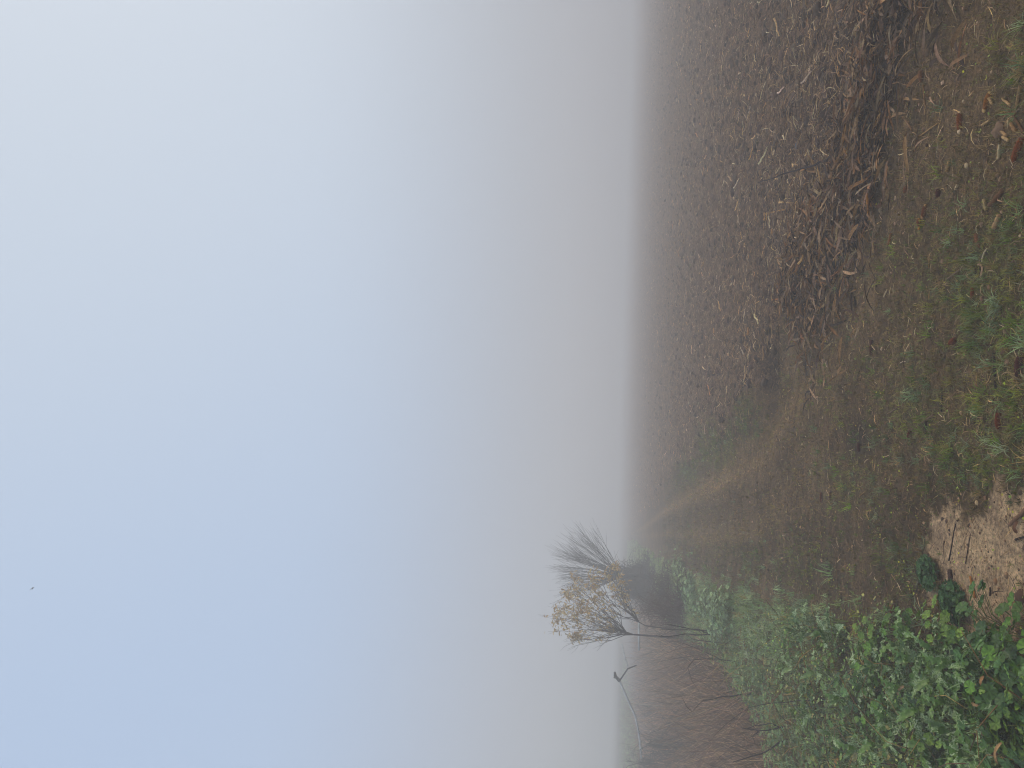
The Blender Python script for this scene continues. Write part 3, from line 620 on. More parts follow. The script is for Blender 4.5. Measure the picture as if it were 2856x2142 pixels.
# ------------------------------------------------------------------ trees
def tree_a():
    y0 = 17.0; base = at(1765, 1770, y0); g = gz(base[0], y0); root = empty('yellow_leaf_tree', (base[0], y0, g))
    tag(root, 'slender multi-stemmed tree with sparse yellow leaves above the ditch', 'tree'); org = np.array([base[0], y0, g]); rs = np.random.RandomState(5)
    tr = [tube([org+[.02, 0, -.1], org+[0, 0, .5], at(1768, 1770, y0)], [.030, .024, .019], 7), tube([org+[.12, .1, -.1], at(1800, 1745, y0+.1), at(1782, 1735, y0+.1)], [.020, .016, .013], 6)]
    Batch().one(join(tr), (.06, .048, .043)).build('trunk', M_bark, root, True, org)
    br, lv, sh, lsh = [], [], [], []
    forks = [(at(1768, 1770, y0), [((1588, 1778), 1), ((1590, 1774), 1), ((1545, 1755), 1), ((1539, 1735), 1), ((1541, 1722), 1), ((1563, 1746), 0), ((1600, 1776), 0), ((1549, 1700), 1), ((1546, 1693), 1), ((1552, 1710), 1)]),
             (at(1750, 1768, y0), [((1575, 1660), 1), ((1584, 1640), 1), ((1600, 1630), 1), ((1566, 1650), 1), ((1620, 1622), 1), ((1640, 1600), 1), ((1590, 1600), 1), ((1570, 1690), 1), ((1610, 1680), 1), ((1600, 1700), 1), ((1630, 1700), 1), ((1590, 1725), 1)]),
             (at(1782, 1735, y0+.1), [((1700, 1575), 1), ((1715, 1578), 1), ((1665, 1590), 1), ((1690, 1600), 1), ((1725, 1610), 1), ((1650, 1630), 1), ((1660, 1650), 1), ((1640, 1670), 1), ((1700, 1630), 1), ((1735, 1660), 0)])]
    for f0, tips in forks:
        for (a, c), leafy in tips:
            e = at(a, c, y0+rs.uniform(-1.0, 1.0)); k1 = f0+(e-f0)*.3+rs.randn(3)*.05; k1[2] -= .05; L = np.linalg.norm(e-f0)
            side = np.array([-(e-f0)[2], 0, (e-f0)[0]])/(L+1e-6)*.08*rs.randn()
            pts = [f0, f0+(e-f0)*.15+rs.randn(3)*.02, f0+(e-f0)*.35+side*.8+rs.randn(3)*.03, f0+(e-f0)*.6+side+[0, 0, .03], f0+(e-f0)*.8+side*.5+rs.randn(3)*.02, e]
            br.append(tube(pts, [.013, .009, .0065, .0045, .003, .0018], 5)); sh.append(.8+.4*rs.rand())
            for q in range(rs.randint(3, 6)):                       # side shoots
                s0 = pts[rs.randint(1, 4)]; d = (e-f0)*rs.uniform(.2, .42)+rs.randn(3)*.10*L; d[2] = abs(d[2])*.9+.05
                e2 = s0+d; m2 = (s0+e2)/2+rs.randn(3)*.04; br.append(tube([s0, m2, e2], [.0045, .0035, .0018], 4)); sh.append(.8+.4*rs.rand())
                for _ in range(2):
                    m3 = s0+(e2-s0)*rs.uniform(.3, .8); e3 = m3+(e2-s0)*.35+rs.randn(3)*.09; br.append(tube([m3, (m3+e3)/2+rs.randn(3)*.015, e3], [.003, .0022, .0012], 3, False)); sh.append(.9+.3*rs.rand())
                if leafy:
                    for _ in range(rs.randint(0, 5)): lv.append(s0+(e2-s0)*rs.uniform(.35, 1)+rs.randn(3)*.035)
            if leafy:
                for _ in range(rs.randint(14, 30)): lv.append(e-(e-f0)*.13*rs.rand()+rs.randn(3)*.045)
                for _ in range(rs.randint(4, 13)): lv.append(f0+(e-f0)*rs.uniform(.45, .95)+rs.randn(3)*.07)
    Batch().one(join(br, sh), (.10, .08, .072)).build('branches', M_bark, root, False, org)
    P = np.array(lv); K = len(P); lf = strip(.095, .040, 4, .2, 1.2, .5, .2)
    b = Batch(); b.add(lf, P, rot(U(K, 0, 6.28), U(K, -1.4, .1), U(K, -1, 1), U(K, .7, 1.25)), tint(K, [(.64, .46, .19), (.56, .37, .14), (.70, .55, .28), (.44, .31, .15)], .2))
    b.build('foliage', M_yleaf, root, False, org)
def tree_b():
    y0 = 27.0; base = at(1745, 1605, y0); g = gz(base[0], y0); org = np.array([base[0], y0, g]); root = empty('bare_tree', org)
    tag(root, 'leafless tree with a wide fan of thin upright whips, hazy behind the yellow tree', 'tree'); rs = np.random.RandomState(9)
    head = at(1725, 1608, y0); Batch().one(tube([org+[0, 0, -.1], (org+head)/2+[.05, 0, 0], head], [.10, .08, .09], 8), (.06, .05, .047)).build('trunk', M_bark, root, True, org)
    br, sh = [], []
    for i in range(38):
        ang = rs.uniform(-.35, 1.05)
        rad = 2.5*(1-.12*abs(ang-.3))*rs.uniform(.72, 1.05); dy = rs.uniform(-1.1, 1.1)
        e = head+np.array([math.sin(ang)*rad*.95, dy, math.cos(ang)*rad]); 
        side = np.array([math.cos(ang), 0, -math.sin(ang)])*(-.18*rad*np.sign(ang+.01))*rs.uniform(.1, .7)
        pts = [head+rs.randn(3)*.05, head+(e-head)*.3-side*.7, head+(e-head)*.6-side*.6, head+(e-head)*.82-side*.2, e]
        br.append(tube(pts, [.020, .012, .007, .0045, .002], 4)); sh.append(.8+.4*rs.rand())
        for q in range(9):
            t = rs.uniform(.2, .85); s0 = head+(e-head)*t-side*.5; a2 = ang+rs.randn()*.22; l2 = rad*(1.02-t)*rs.uniform(.6, 1.1)+.15
            e2 = s0+np.array([math.sin(a2)*l2, rs.randn()*.25, math.cos(a2)*l2]); br.append(tube([s0, (s0+e2)/2+rs.randn(3)*.03, e2], [.005, .004, .002], 3, False)); sh.append(.8+.4*rs.rand())
    Batch().one(join(br, sh), (.10, .085, .08)).build('branches', M_bark, root, False, org)
tree_a(); tree_b()

# dead upright stalks at the ditch edge
def stem_thing(name, chains, col, lab, cat, mat=M_bark, depth=None, rad=.004, group=None, root_ix=0):
    """chains: lists of (px,py,y) or points; first point of the first chain is the foot"""
    ts = []
    for ch, r0 in chains:
        pts = [at(*p) if p[0] > 100 else np.array(p, float) for p in ch]; n = len(pts)
        fine = []
        for i in range(n-1):
            for k in range(3): fine.append(pts[i]*(1-k/3)+pts[i+1]*(k/3)+(np.random.RandomState(i*3+k+n).randn(3)*r0*.5 if i+k else 0))
        fine.append(pts[-1]); q = np.linspace(1, .3, len(fine))*r0
        ts.append(tube(fine, q, 5))
    org = ts[0].V[:5].mean(0)
    o = Batch().one(join(ts), col).build(name, mat, None, True, org); o.location = org; return tag(o, lab, cat, group)
DK = (.030, .022, .020)
Y = 10.6
stem_thing('dead_stalk', [([(2040, 1762, Y), (1950, 1758, Y), (1840, 1756, Y)], .009)], DK, 'straight thin black dead stalk standing at the ditch edge below the yellow tree', 'dead stalk')
stem_thing('dead_stalk', [([(2020, 1772, Y), (1955, 1771, Y), (1910, 1770, Y), (1850, 1777, Y), (1829, 1772, Y)], .012), ([(1850, 1777, Y), (1838, 1768, Y)], .005), ([(1870, 1775, Y), (1855, 1784, Y)], .004)], DK, 'thick dark dead stalk with a forked top beside the straight one', 'dead stalk')
stem_thing('dead_stalk', [([(2005, 1792, Y), (1960, 1788, Y), (1930, 1783, Y), (1913, 1770, Y)], .007)], DK, 'leaning black stalk curving towards the thick forked stalk', 'dead stalk')
stem_thing('dead_stalk', [([(1990, 1772, Y+.3), (1950, 1757, Y+.3), (1910, 1752, Y+.3), (1854, 1740, Y+.3)], .010), ([(1925, 1754, Y+.3), (1890, 1747, Y+.3), (1868, 1741, Y+.3)], .006)], DK, 'bent dark stalk slanting over the mallow mound', 'dead stalk')
# arching bramble canes over the ditch
CAN = (.13, .085, .07)
stem_thing('bramble_cane', [([(2095, 1935, 8.3), (2010, 1945, 8.3), (1960, 1955, 8.4), (1930, 1985, 8.5)], .008), ([(1930, 1985, 8.5), (1915, 1970, 8.6), (1895, 1935, 8.7)], .005)], DK, 'dark arching bramble cane in the middle of the brown ditch', 'bramble cane')
stem_thing('bramble_cane', [([(2110, 1925, 8.1), (2020, 1960, 8.1), (1950, 1980, 8.2), (1876, 2003, 8.2)], .007)], (.24, .18, .13), 'pale straight cane leaning across the brown dead grass', 'bramble cane')
stem_thing('bramble_cane', [([(2070, 1850, 9.3), (2000, 1838, 9.4), (1935, 1840, 9.4), (1918, 1862, 9.4), (1930, 1900, 9.3), (1952, 1932, 9.2)], .006)], DK, 'thin dark bramble cane curling in a hook over the ditch', 'bramble cane')
stem_thing('bramble_cane', [([(2230, 2046, 6.6), (2170, 2075, 6.6), (2120, 2105, 6.7), (2045, 2125, 6.8)], .010)], DK, 'thick black cane slanting up at the corner of the ditch', 'bramble cane')
stem_thing('bramble_cane', [([(2240, 2028, 6.7), (2180, 2030, 6.7), (2115, 2040, 6.8), (2070, 2030, 6.9)], .009), ([(2115, 2040, 6.8), (2100, 2055, 6.9), (2105, 2075, 6.9)], .005), ([(2180, 2030, 6.8), (2150, 2018, 6.8), (2110, 2024, 6.9), (2080, 2034, 6.9)], .006)], DK, 'forked black twig lying over the edge of green weeds and brown ditch', 'bramble cane')
stem_thing('bramble_cane', [([(2300, 1950, 5.6), (2230, 1955, 5.9), (2150, 1962, 6.3), (2080, 1975, 6.6)], .005)], DK, 'thin dark cane running from the weeds into the ditch grass', 'bramble cane')
stem_thing('bramble_cane', [([(1985, 2140, 8.6), (1960, 2132, 8.8), (1945, 2128, 9)], .006), ([(1945, 2128, 9), (1960, 2110, 8.9), (2000, 2096, 8.7), (2050, 2072, 8.5)], .006)], (.22, .16, .13), 'pale brown cane among dead grass at the picture edge', 'bramble cane')
b = Batch(); x, y = polar(1500, 2.9, 14, 1.4, 36); x, y = keep(m_verge(x, y)*.8, x, y); K = len(x)
spread(b, [tube([(0, 0, 0), (.01*s, .12, .02), (-.01*s, .25, .0)], [.0022, .0018, .001], 4) for s in (1, -2, 4)], x, y, U(K, .03, .2), U(K, 0, 6.28), U(K, -.2, .9), 0*x, U(K, .5, 1.4), tint(K, [(.10, .07, .05), (.25, .18, .11), (.38, .3, .18)], .3))
stuff(b, 'dead_stems', M_wood, 'thin dead brown stems lying through the green verge weeds', 'dead stems')
# twigs crossing the near weeds
stem_thing('bramble_cane', [([(2780, 2105, 3.35), (2740, 2110, 3.4), (2700, 2090, 3.5), (2650, 2068, 3.7), (2600, 2035, 3.9), (2550, 2025, 4.1), (2500, 2015, 4.3)], .009)], (.17, .075, .035), 'thick orange-brown bramble cane arching over the near thistles', 'bramble cane')
stem_thing('bramble_cane', [([(2690, 2088, 3.5), (2680, 2050, 3.55), (2650, 2012, 3.65), (2610, 1990, 3.8), (2565, 1974, 4.0)], .006)], DK, 'thin black cane bowed above the orange-brown one', 'bramble cane')
stem_thing('bramble_cane', [([(2780, 2115, 3.3), (2720, 2118, 3.4), (2650, 2125, 3.6), (2560, 2135, 3.8), (2450, 2130, 4.2), (2400, 2138, 4.4)], .006), ([(2650, 2125, 3.6), (2600, 2105, 3.8), (2530, 2110, 4.0)], .004)], (.07, .038, .026), 'long dark red cane along the bottom of the near thistles', 'bramble cane')
stem_thing('bramble_cane', [([(2712, 1985, 3.6), (2690, 1940, 3.7), (2670, 1912, 3.8), (2640, 1890, 3.9), (2600, 1850, 4.1)], .006)], (.09, .055, .04), 'brown cane running through the mallows towards the track', 'bramble cane')
stem_thing('bramble_cane', [([(2700, 2025, 3.55), (2670, 1965, 3.7), (2630, 1900, 3.9), (2610, 1865, 4.0), (2560, 1790, 4.3)], .005)], (.10, .085, .06), 'long grey-brown cane lying across thistles and mallows', 'bramble cane')
stem_thing('bramble_cane', [([(2560, 1955, 4.1), (2480, 1950, 4.4), (2420, 1950, 4.6), (2330, 1975, 5), (2180, 1965, 5.8)], .004), ([(2480, 1950, 4.4), (2450, 1905, 4.6), (2370, 1878, 4.9), (2290, 1862, 5.4)], .004)], DK, 'wiry forked dark twig over the middle of the green verge', 'bramble cane')

# ------------------------------------------------------------------ pale pipes beyond the ditch
def pipe(chain, r, lab, posts, y, name='irrigation_pipe'):
    pts = [at(a, c, yy) for a, c, yy in chain]; org = pts[0].copy(); org[2] = gz(org[0], org[1]); root = empty(name, org); tag(root, lab, 'pipe')
    Batch().one(tube(pts, [r]*len(pts), 10), (.56, .56, .54)).build('tube', M_pipe, root, True, org)
    for a, c, yy in posts:
        p = at(a, c, yy); g = gz(p[0], yy); Batch().one(tube([(p[0], yy, g-.05), (p[0], yy, p[2]-r)], [.02, .02], 6), (.3, .3, .29)).build('post', M_stone, root, False, org)
    return root, org
pipe([(1782, 1735, 22), (1782, 1814, 22)],   .030, 'pale horizontal pipe behind the trunk of the yellow tree', [(1782, 1805, 22)], 22)
rt, org = pipe([(1729, 1901, 22), (1740, 1926, 22), (1756, 1962, 22), (1772, 1997, 22), (1780, 2035, 22), (1785, 2070, 22), (1789, 2115, 22)], .028, 'long pale pipe sloping down from the dark forked prop', [(1756, 1962, 22), (1785, 2070, 22)], 22)
pipe([(1735, 1797, 34), (1743, 1834, 34), (1752, 1860, 34)], .03, 'faint thin pipe sloping far off in the fog', [(1743, 1834, 34)], 34)
g0 = at(1751, 1865, 22); g1 = at(1728, 1899, 22); g2 = at(1716, 1886, 22); g3 = at(1762, 1900, 22)
o = Batch().one(join([tube([(g0[0]+.12, 22, g0[2]-.25), g0, g1], [.02, .024, .026], 6), tube([g1, g2, g2+[-.05, 0, .03]], [.05, .045, .03], 6), tube([g2, g2+[.12, .02, .02]], [.05, .03], 6)]), (.055, .052, .05)).build('forked_prop', M_bark, None, True, g1)
o.location = g1; tag(o, 'dark forked wooden prop holding up the raised end of the pale pipe', 'prop')

# ------------------------------------------------------------------ odd pieces on field and track
def cob_t(seed, L=.11, r=.016, ker=True):
    rs = np.random.RandomState(seed); nu, nv = 14, 16; V, Fc, sh = [], [], []
    for i in range(nv+1):
        t = i/nv; rr_ = r*(math.sin(math.pi*min(1, .15+t*.86))**.4)*(1-.15*t)
        for k in range(nu):
            q = 2*math.pi*k/nu; bump = 1+(.16 if ((k+i) % 2) else -.12)+.05*rs.randn()
            V.append((math.cos(q)*rr_*bump, L*(t-.5), math.sin(q)*rr_*bump)); sh.append((1.25 if (k+i) % 2 else .55)*(.85+.3*rs.rand()))
    for i in range(nv):
        for k in range(nu): k2 = (k+1) % nu; Fc.append((i*nu+k, i*nu+k2, (i+1)*nu+k2, (i+1)*nu+k))
    Fc.append(tuple(range(nu))[::-1]); Fc.append(tuple(nv*nu+k for k in range(nu)))
    return T(V, Fc, None, sh)
def flat_dir(px0, py0, px1, py1):
    a, b_ = place(px0, py0), place(px1, py1); v = np.array(b_)-np.array(a); return a, b_, math.atan2(v[1], v[0])-math.pi/2, float(np.linalg.norm(v[:2]))
def cob(px, py, yaw, col, lab, L=.10, r=.017, pale=None):
    r *= .72; L *= .88; col = tuple(np.array(col)*.85); p = place(px, py); o = Batch().one(cob_t(int(px+py), L, r), col).build('corn_cob', M_cob, None, True)
    o.location = (p[0], p[1], p[2]+r*.45); o.rotation_euler = (0, 0, yaw); tag(o, lab, 'corn cob', 'corn cobs on the track')
    if pale:
        for s in (-1, 1): q = Batch().one(tf(ball(int(px)+s, 8, 5, .6), 0, 0, 0, r*.8, (0, s*L*.47, .002)), pale).build('husk_end', M_litter, o, True)
    return o
RED = (.15, .050, .030); DRED = (.075, .028, .022); ORB = (.21, .11, .068)
cob(2660, 954, .3, RED, 'bright rusty red corn cob in grass at the end of a thin twig', .075, .02)
cob(2433, 970, 1.4, DRED, 'long dark red corn cob on the bare brown track', .11)
cob(2539, 1214, 1.0, (.11, .02, .02), 'small crimson cob stub on the dark turf', .06)
cob(2789, 1175, 1.5, RED, 'rusty red corn cob among grey-green grass', .08, .019)
cob(2846, 1023, 1.2, DRED, 'dark red corn cob at the very bottom edge in long grass', .10, .021)
cob(2586, 1193, 1.5, (.05, .03, .024), 'blackened cob with a pale stick beside it', .08)
cob(2398, 1249, 1.5, DRED, 'dull red cob in the dark hollow of the turf', .07)
cob(2293, 1388, 1.5, (.12, .05, .035), 'faded brown-red cob farther up the track', .09)
cob(2319, 1384, 1.4, DRED, 'dark cob next to the faded brown-red one', .08)
cob(2528, 529, .6, (.20, .09, .055), 'small brown cob at the far side of three', .05)
cob(2621, 539, 1.3, DRED, 'round dark red cob stub lying alone on the dirt', .05, .019)
cob(2581, 591, 1.0, (.17, .06, .03), 'reddish cob with a torn paler end', .075, .019, (.34, .22, .12))
cob(2568, 625, 1.8, (.16, .055, .03), 'short reddish cob with an orange tip', .06, .017, (.4, .2, .08))
cob(2731, 672, 2.1, ORB, 'orange-brown cob half hidden by bright green grass', .09, .017)
cob(2714, 821, 1.5, (.22, .08, .045), 'thin curled brown cob in the yellowish grass', .07, .012)
cob(2573, 214, 1.6, ORB, 'rough orange-brown cob on the mossy dirt near the field', .07, .021)
cob(2681, 342, 1.6, (.20, .07, .035), 'rust brown cob with cream husk at both ends', .105, .02, (.62, .5, .36))
cob(2757, 285, .9, (.26, .12, .06), 'split brown cob at the pile of chips', .09, .02, (.5, .36, .2))
cob(2843, 420, .8, (.20, .065, .03), 'large rust brown cob at the bottom edge beside the chips', .12, .022)
cob(2655, 1611, 1.9, (.08, .045, .035), 'dark brown cob lying on the pale bare sand', .085, .017)
cob(2230, 576, 1.5, (.45, .25, .05), 'yellow corn cob still full of kernels in the field edge', .11, .024)
cob(2495, 1712, 1.2, (.11, .04, .025), 'big reddish brown cob at the edge of the green verge', .13, .024)

def stalk(px0, py0, px1, py1, r, col, lab, name='stalk_piece', cat='stalk piece', lift=.0, mat=M_wood, bend=0., grp='stalk pieces lying about'):
    a, b_, yaw, L = flat_dir(px0, py0, px1, py1); r *= .62; col = tuple(np.array(col)*.72); rs = np.random.RandomState(int(px0+py0)); n = 9
    P = [(bend*4*(i/8)*(1-i/8)+rs.randn()*r*.08, L*i/8, rs.randn()*r*.08) for i in range(n)]; rad = [r*(.9+.2*rs.rand()) for _ in range(n)]
    if r > .003 and L > .09: rad[3] *= 1.2
    o = Batch().one(tube(P, rad, 7), col).build(name, mat, None, False); o.location = (a[0], a[1], max(a[2], b_[2])*.6+min(a[2], b_[2])*.4+r+lift); o.rotation_euler = (math.atan2(b_[2]-a[2], max(L, .01))*.7, 0, yaw)
    return tag(o, lab, cat, grp)
OR = (.48, .26, .10); TN = (.42, .31, .19); PL = (.60, .52, .40); BR = (.16, .10, .065); GRY = (.20, .16, .125)
for a in [(2444, 539, 2449, 601, .011, OR, 'long glossy orange stalk piece lying along the dark husk heap', 'stalk_piece', 'stalk piece', .05),
          (2438, 674, 2440, 705, .010, TN, 'short tan stalk stub at the edge of the turf'),
          (2653, 447, 2645, 478, .012, TN, 'thick tan stalk piece with a dark side on open dirt'),
          (2675, 514, 2669, 530, .011, PL, 'stubby cream stalk end on the dirt'),
          (2791, 403, 2787, 445, .009, PL, 'slim cream stalk piece beside the large rust cob'),
          (2793, 600, 2778, 637, .016, (.46, .35, .24), 'fat pale stalk chunk with a ribbed surface in bright grass'),
          (2751, 556, 2756, 586, .014, (.38, .32, .2), 'greenish tan stalk chunk at the grass edge'),
          (2804, 530, 2768, 572, .016, BR, 'long dark brown split stalk beside the greenish chunk'),
          (2477, 808, 2467, 828, .007, PL, 'thin cream chip on the brown track'),
          (2490, 650, 2483, 682, .013, (.22, .11, .06), 'brown rotten stalk stub near the middle of the track'),
          (2526, 680, 2525, 705, .008, (.36, .28, .2), 'narrow pale chip on scuffed dirt'),
          (2577, 712, 2573, 770, .004, (.26, .2, .13), 'thin straight straw on the scuffed dirt'),
          (2682, 752, 2645, 778, .007, GRY, 'grey bent stick lying at the grass edge'),
          (2594, 712, 2592, 748, .004, TN, 'short straw stick pointing along the track'),
          (2594, 812, 2592, 835, .005, TN, 'little straw stick near the green tuft'),
          (2511, 1134, 2475, 1156, .007, GRY, 'weathered grey stick in front of the dark hollow'),
          (2608, 1158, 2565, 1186, .008, GRY, 'grey-brown stick touching the blackened cob'),
          (2382, 1300, 2384, 1318, .006, PL, 'pair-sized pale chip standing out from the dark turf'),
          (2398, 1385, 2412, 1372, .004, TN, 'tiny straw stick on the left part of the track'),
          (2141, 597, 2204, 582, .013, (.50, .32, .16), 'pale orange stalk piece lying clear of the field litter'),
          (2107, 609, 2124, 632, .011, (.34, .2, .12), 'reddish stalk piece with a pale end in the field'),
          (2131, 500, 2150, 481, .013, TN, 'thick tan stalk piece farther out in the field'),
          (2168, 482, 2180, 466, .010, PL, 'cream husk-wrapped stalk piece in the field'),
          (2080, 914, 2087, 972, .011, OR, 'long orange stalk segment standing out in the middle field'),
          (2062, 915, 2068, 938, .008, OR, 'shorter orange stalk segment beside the long one'),
          (2224, 151, 2247, 105, .010, TN, 'slanting tan stalk piece near the field edge'),
          (2181, 208, 2189, 225, .015, (.40, .28, .18), 'thick cut stalk stub sticking up in the field'),
          (2192, 240, 2206, 205, .008, TN, 'thin tan stalk piece leaning by the cut stub'),
          (2146, 97, 2160, 97, .010, (.36, .32, .22), 'square pale stalk block in the far field'),
          (2253, 12, 2260, 85, .008, OR, 'long orange stalk along the top edge of the field litter'),
          (2577, 232, 2583, 300, .008, (.26, .18, .11), 'straight brown stick pointing away from the orange-brown cob'),
          (2620, 343, 2567, 380, .006, TN, 'kinked tan stick left of the cream-ended cob'),
          (2520, 325, 2546, 362, .009, (.30, .21, .14), 'brown stalk piece at the foot of the husk heap'),
          (2759, 268, 2772, 290, .010, (.55, .42, .28), 'pale split chip on top of the chip pile'),
          (2800, 275, 2822, 294, .009, (.55, .42, .28), 'pale narrow chip next to the split brown cob'),
          (2850, 238, 2836, 320, .010, (.30, .23, .15), 'long brown stick at the bottom edge of the picture'),
          (2763, 336, 2742, 349, .009, (.42, .33, .22), 'small tan chip between the cream-ended cob and the pile'),
          (2787, 404, 2783, 447, .006, TN, 'second slim stalk close to the large rust cob'),
          (2826, 345, 2838, 366, .013, (.36, .25, .16), 'blocky brown chip in the pile'),
          (2802, 382, 2818, 392, .011, (.55, .44, .3), 'cream chip lying flat below the pile'),
          (2790, 362, 2812, 378, .010, (.48, .36, .24), 'tan chip at the centre of the pile'),
          (2818, 300, 2860, 372, .008, BR, 'dark crooked stick under the chips'),
          (2710, 1608, 2724, 1668, .008, (.42, .24, .12), 'slim orange-brown stalk on the bare sand', 'stalk_piece', 'stalk piece'),
          (2667, 1461, 2648, 1564, .005, (.05, .032, .028), 'long thin dark twig lying across the sand edge'),
          (2707, 1490, 2694, 1572, .003, (.045, .03, .026), 'hair-thin black twig in the middle of the sand'),
          (2764, 1638, 2763, 1662, .005, (.07, .05, .04), 'short dark twig on the sand'),
          (2822, 1465, 2868, 1420, .012, (.22, .15, .11), 'thick curled brown root piece at the right of the sand'),
          (2835, 1505, 2870, 1495, .007, (.04, .03, .025), 'black twig end beside the curled root piece'),
          (2575, 1590, 2560, 1650, .009, (.05, .038, .032), 'black rotten stick behind the far cushion weed'),
          (2620, 1660, 2618, 1690, .009, (.30, .2, .12), 'small tan stub near the cushion weed'),
          (2330, 1545, 2338, 1655, .004, (.22, .16, .11), 'long straw stalk lying across the track by the verge'),
          (2468, 1590, 2480, 1670, .004, (.20, .14, .1), 'brown straw stalk near the verge edge'),
          (2662, 968, 2770, 962, .006, (.07, .045, .035), 'thin dark twig pointing from the bright red cob'),
          (2780, 1085, 2775, 985, .008, (.045, .03, .028), 'black rotting twig under the long grass'),
          (2205, 1328, 2268, 1336, .004, (.05, .04, .03), 'thin dark twig lying along the middle of the track'),
          (2222, 1350, 2262, 1352, .004, (.06, .045, .03), 'second thin dark twig beside the first on the mid track'),
          (2630, 1090, 2628, 1150, .007, (.04, .03, .027), 'short black twig sunk in the turf')]:
    stalk(*a)
stalk(2757, 693, 2742, 730, .006, (.66, .60, .50), 'bone-white curved stalk sliver in the bright grass', bend=.01)
stalk(2731, 738, 2738, 773, .007, (.58, .45, .36), 'pinkish white curled husk rib below the bone-white sliver', bend=-.03)
stalk(2354, 741, 2360, 761, .005, PL, 'small curved cream chip by the husk heap', bend=-.008)
# dry husks lying in the green verge
def husk(px, py, yaw, L, W, col, lab, h=.0, tilt=0.):
    col = tuple(np.array(col)*.72); p = place(px, py, h); o = Batch().one(strip(L, W, 10, .5, 1.1, .7, .22, wav=.25), col).build('dry_husk', M_litter, None, True)
    o.location = (p[0], p[1], p[2]+h+.01); o.rotation_euler = (tilt, 0, yaw); return tag(o, lab, 'dry husk', 'dry husks in the verge and on the sand')
husk(2800, 2073, 1.2, .09, .012, (.50, .34, .20), 'flat tan husk strip on the near mallows', .17)
husk(2735, 1968, .1, .05, .014, (.50, .33, .2), 'small pale husk between mallow leaves', .17)
husk(2752, 1887, 1.3, .045, .014, (.42, .26, .15), 'small brown husk curl among mallow leaves', .17)
husk(2526, 1915, .7, .09, .018, (.45, .33, .22), 'tan husk curl amid the thistles', .13)
husk(2340, 2116, 1.4, .11, .03, (.52, .34, .18), 'broad tan husk at the lower edge of the green verge', .08)
husk(2590, 1945, .9, .08, .02, (.28, .18, .11), 'dull brown husk sunk among thistles', .08)
husk(2745, 2010, 2.2, .20, .045, (.26, .19, .13), 'big grey-brown folded husk beside the mallows', .12, -.4)
husk(2738, 2030, 2.6, .22, .03, (.20, .13, .09), 'narrow dark husk hanging by the folded one', .12, -.4)
husk(2846, 1455, 1.4, .05, .02, (.16, .09, .06), 'dark husk scrap by the curled root piece', .01)
husk(1990+5, 1745, .6, .2, .04, (.45, .32, .2), 'pale husk below the dark dead stalks', .1)
# cornstalk bundle leaves in the heap, canes over the field
stem_thing('bramble_cane', [([(2390, 325, 4.95), (2355, 395, 5.15), (2305, 447, 5.5), (2256, 466, 5.85), (2200, 480, 6.3), (2150, 500, 6.8), (2114, 510, 7.1)], .011), ([(2355, 395, 5.15), (2330, 345, 5.3), (2300, 350, 5.5)], .004), ([(2385, 330, 5.0), (2370, 300, 5.05), (2350, 270, 5.2)], .004)], DK, 'long black bramble cane arching from the husk heap over the field', 'bramble cane')
stem_thing('bramble_cane', [([(2352, 355, 5.15), (2372, 270, 5.1), (2395, 210, 5.05), (2420, 150, 5.0), (2425, 110, 5.0)], .006)], (.14, .10, .07), 'curved brown cane standing in front of the husk heap', 'bramble cane')
stem_thing('bramble_cane', [([(2345, 118, 5.3), (2380, 80, 5.2), (2425, 38, 5.0), (2475, 8, 4.8)], .006)], (.11, .08, .06), 'brown cane slanting across the corner of the husk heap', 'bramble cane')
stem_thing('bramble_cane', [([(2400, 335, 4.95), (2392, 380, 5.0), (2360, 412, 5.2), (2330, 430, 5.35)], .004), ([(2395, 345, 4.95), (2385, 300, 5.0), (2330, 290, 5.3)], .003), ([(2396, 350, 4.95), (2410, 385, 4.9), (2405, 420, 4.95)], .003)], DK, 'small spray of black twigs at the foot of the long cane', 'bramble cane')
o = Batch().one(strip(.14, .014, 8, .8, .5, 2.5, .2), (.16, .21, .27)).build('plastic_scrap', M_litter, None, True); p = place(2226, 392); o.location = (p[0], p[1], p[2]+.02); o.rotation_euler = (0, 0, 1.5); tag(o, 'narrow twisted blue-grey plastic scrap in the field litter', 'plastic scrap')
for i, (a, c, s, col, lab) in enumerate([(2543, 132, .035, (.24, .20, .165), 'pale brown soil lump at the edge of the husk heap'), (2523, 176, .018, (.32, .26, .2), 'smooth buff pebble beside the husk heap'),
        (2490, 185, .04, (.19, .155, .125), 'rounded brown clod under the husk strands'), (2588, 142, .035, (.17, .14, .11), 'rough flat clod on the mossy dirt'), (2250, 630, .045, (.19, .165, .145), 'grey clod in the litter at the field edge'),
        (2790, 365, .05, (.20, .165, .14), 'flat grey stone among the wood chips'), (2848, 1665, .04, (.10, .075, .065), 'dark stone at the bottom of the sandy patch'), (2739, 1532, .008, (.6, .52, .44), 'tiny white pebble on the bare sand'),
        (2265, 735, .02, (.3, .27, .24), 'small pale stone by the field edge'), (2318, 420, .045, (.15, .125, .105), 'dark brown clod behind the black cane'), (2292, 192, .05, (.17, .14, .12), 'large rough clod in the field litter')]):
    s *= .68; col = tuple(np.array(col)*np.array((.8, .74, .68)))
    o = Batch().one(ball(60+i, 12, 8, .6, .5), col).build('stone' if ('stone' in lab or 'pebble' in lab) else 'clod', M_stone, None, True); p = place(a, c); o.location = (p[0], p[1], p[2]+s*.12); o.scale = (s, s, s*.8); o.rotation_euler = (.2, .1, i)
    tag(o, lab, 'stone' if ('stone' in lab or 'pebble' in lab) else 'clod of soil')
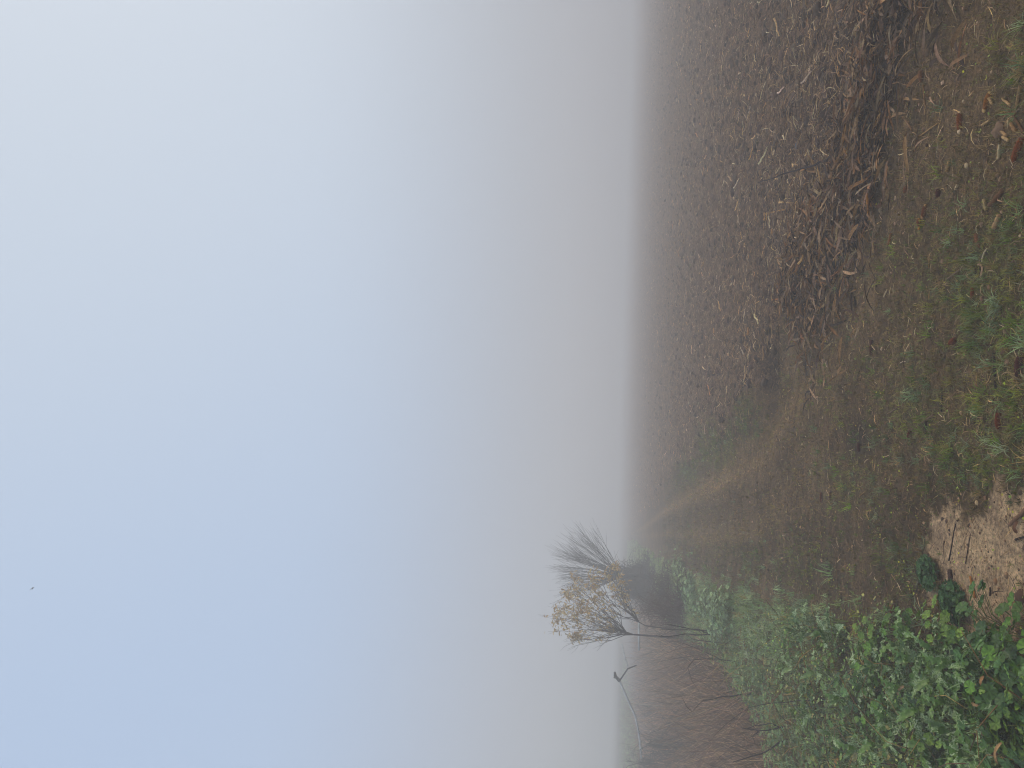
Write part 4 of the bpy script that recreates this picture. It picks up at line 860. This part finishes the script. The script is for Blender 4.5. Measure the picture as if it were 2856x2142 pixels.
# maize husk strands trailing from the heap
heap = [strip(.32, .017, 12, bd, ar, tw, .25, wav=.35) for bd, ar, tw in ((.3, .6, 1.0), (-.35, .5, -1.4), (.6, .4, 2.0), (-.2, .8, .6))]
b = Batch(); n_ = 420; cs = [(2430, 420, 18, 90), (2390, 560, 30, 50), (2440, 300, 25, 60), (2480, 210, 20, 40), (2350, 650, 25, 40), (2420, 90, 40, 60), (2180, 925, 10, 25)]
for cx, cy, sx, sy in cs:
    K = 34 if cx > 2250 else 20; g_ = np.array([gnd(cx+RS.randn()*sx, cy+RS.randn()*sy) for _ in range(K)])
    spread(b, heap, g_[:, 0], g_[:, 1], U(K, .02, .10), U(K, 0, 6.28), U(K, -.35, .15), U(K, -.5, .5), np.stack([U(K, .5, 1.1), U(K, .3, .8), U(K, .15, .5)], -1), tint(K, [(.17, .12, .08), (.26, .19, .125), (.10, .07, .05), (.28, .20, .13), (.2, .11, .06)], .25))
stuff(b, 'husk_heap', M_litter, 'heap of broad grey-brown maize husks along the edge of the field', 'husk heap', True)

# ------------------------------------------------------------------ bird
def bird():
    c = at(91, 1641, 30.); rs = None
    V = []; body = tube([(0, -.10, 0), (0, -.07, .005), (0, -.02, .008), (0, .04, .008), (0, .075, .012), (0, .10, .010), (0, .125, .006)], [.006, .020, .032, .034, .022, .022, .004], 8)
    def wing(s):
        return T([(s*.02, .04, .02), (s*.02, -.03, .02), (s*.14, .05, .07), (s*.14, -.02, .065), (s*.27, .0, .05), (s*.24, -.03, .05)]+[(s*.02, .04, .014), (s*.02, -.03, .014), (s*.14, .05, .066), (s*.14, -.02, .061), (s*.27, .0, .048), (s*.24, -.03, .048)],
                 [(0, 1, 3, 2), (2, 3, 5, 4), (6, 8, 9, 7), (8, 10, 11, 9), (0, 2, 8, 6), (2, 4, 10, 8), (1, 7, 9, 3), (3, 9, 11, 5), (4, 5, 11, 10)])
    tail = T([(-.012, -.09, .006), (.012, -.09, .006), (.03, -.17, .004), (-.03, -.17, .004), (-.012, -.09, 0), (.012, -.09, 0), (.03, -.17, 0), (-.03, -.17, 0)], [(0, 1, 2, 3), (4, 7, 6, 5), (0, 3, 7, 4), (1, 5, 6, 2), (3, 2, 6, 7)])
    o = Batch().one(join([body, wing(-1), wing(1), tail]), (.09, .09, .10)).build('bird', M_bark, None, True)
    o.location = c; o.rotation_euler = (0, .25, R(72)); o.scale = (.42,)*3; tag(o, 'tiny dark bird flying high in the pale sky', 'bird')
bird()

# ------------------------------------------------------------------ fog
m, n = newmat('haze'); pv = N(n, 'ShaderNodeVolumePrincipled'); pv.inputs['Color'].default_value = (1, .985, .965, 1); pv.inputs['Density'].default_value = HAZE
o_ = N(n, 'ShaderNodeOutputMaterial'); n.links.new(pv.outputs[0], o_.inputs['Volume'])
S = 1600; V = [(x, y, z) for z in (-2.0, HAZE_TOP) for x, y in ((-S, -S), (S, -S), (S, S), (-S, S))]
hz = mesh_obj('haze', V, [0, 3, 2, 1, 4, 5, 6, 7, 0, 1, 5, 4, 1, 2, 6, 5, 2, 3, 7, 6, 3, 0, 4, 7], [4]*6, m); tag(hz, 'pale even fog lying over the whole field', 'fog', None, 'stuff')
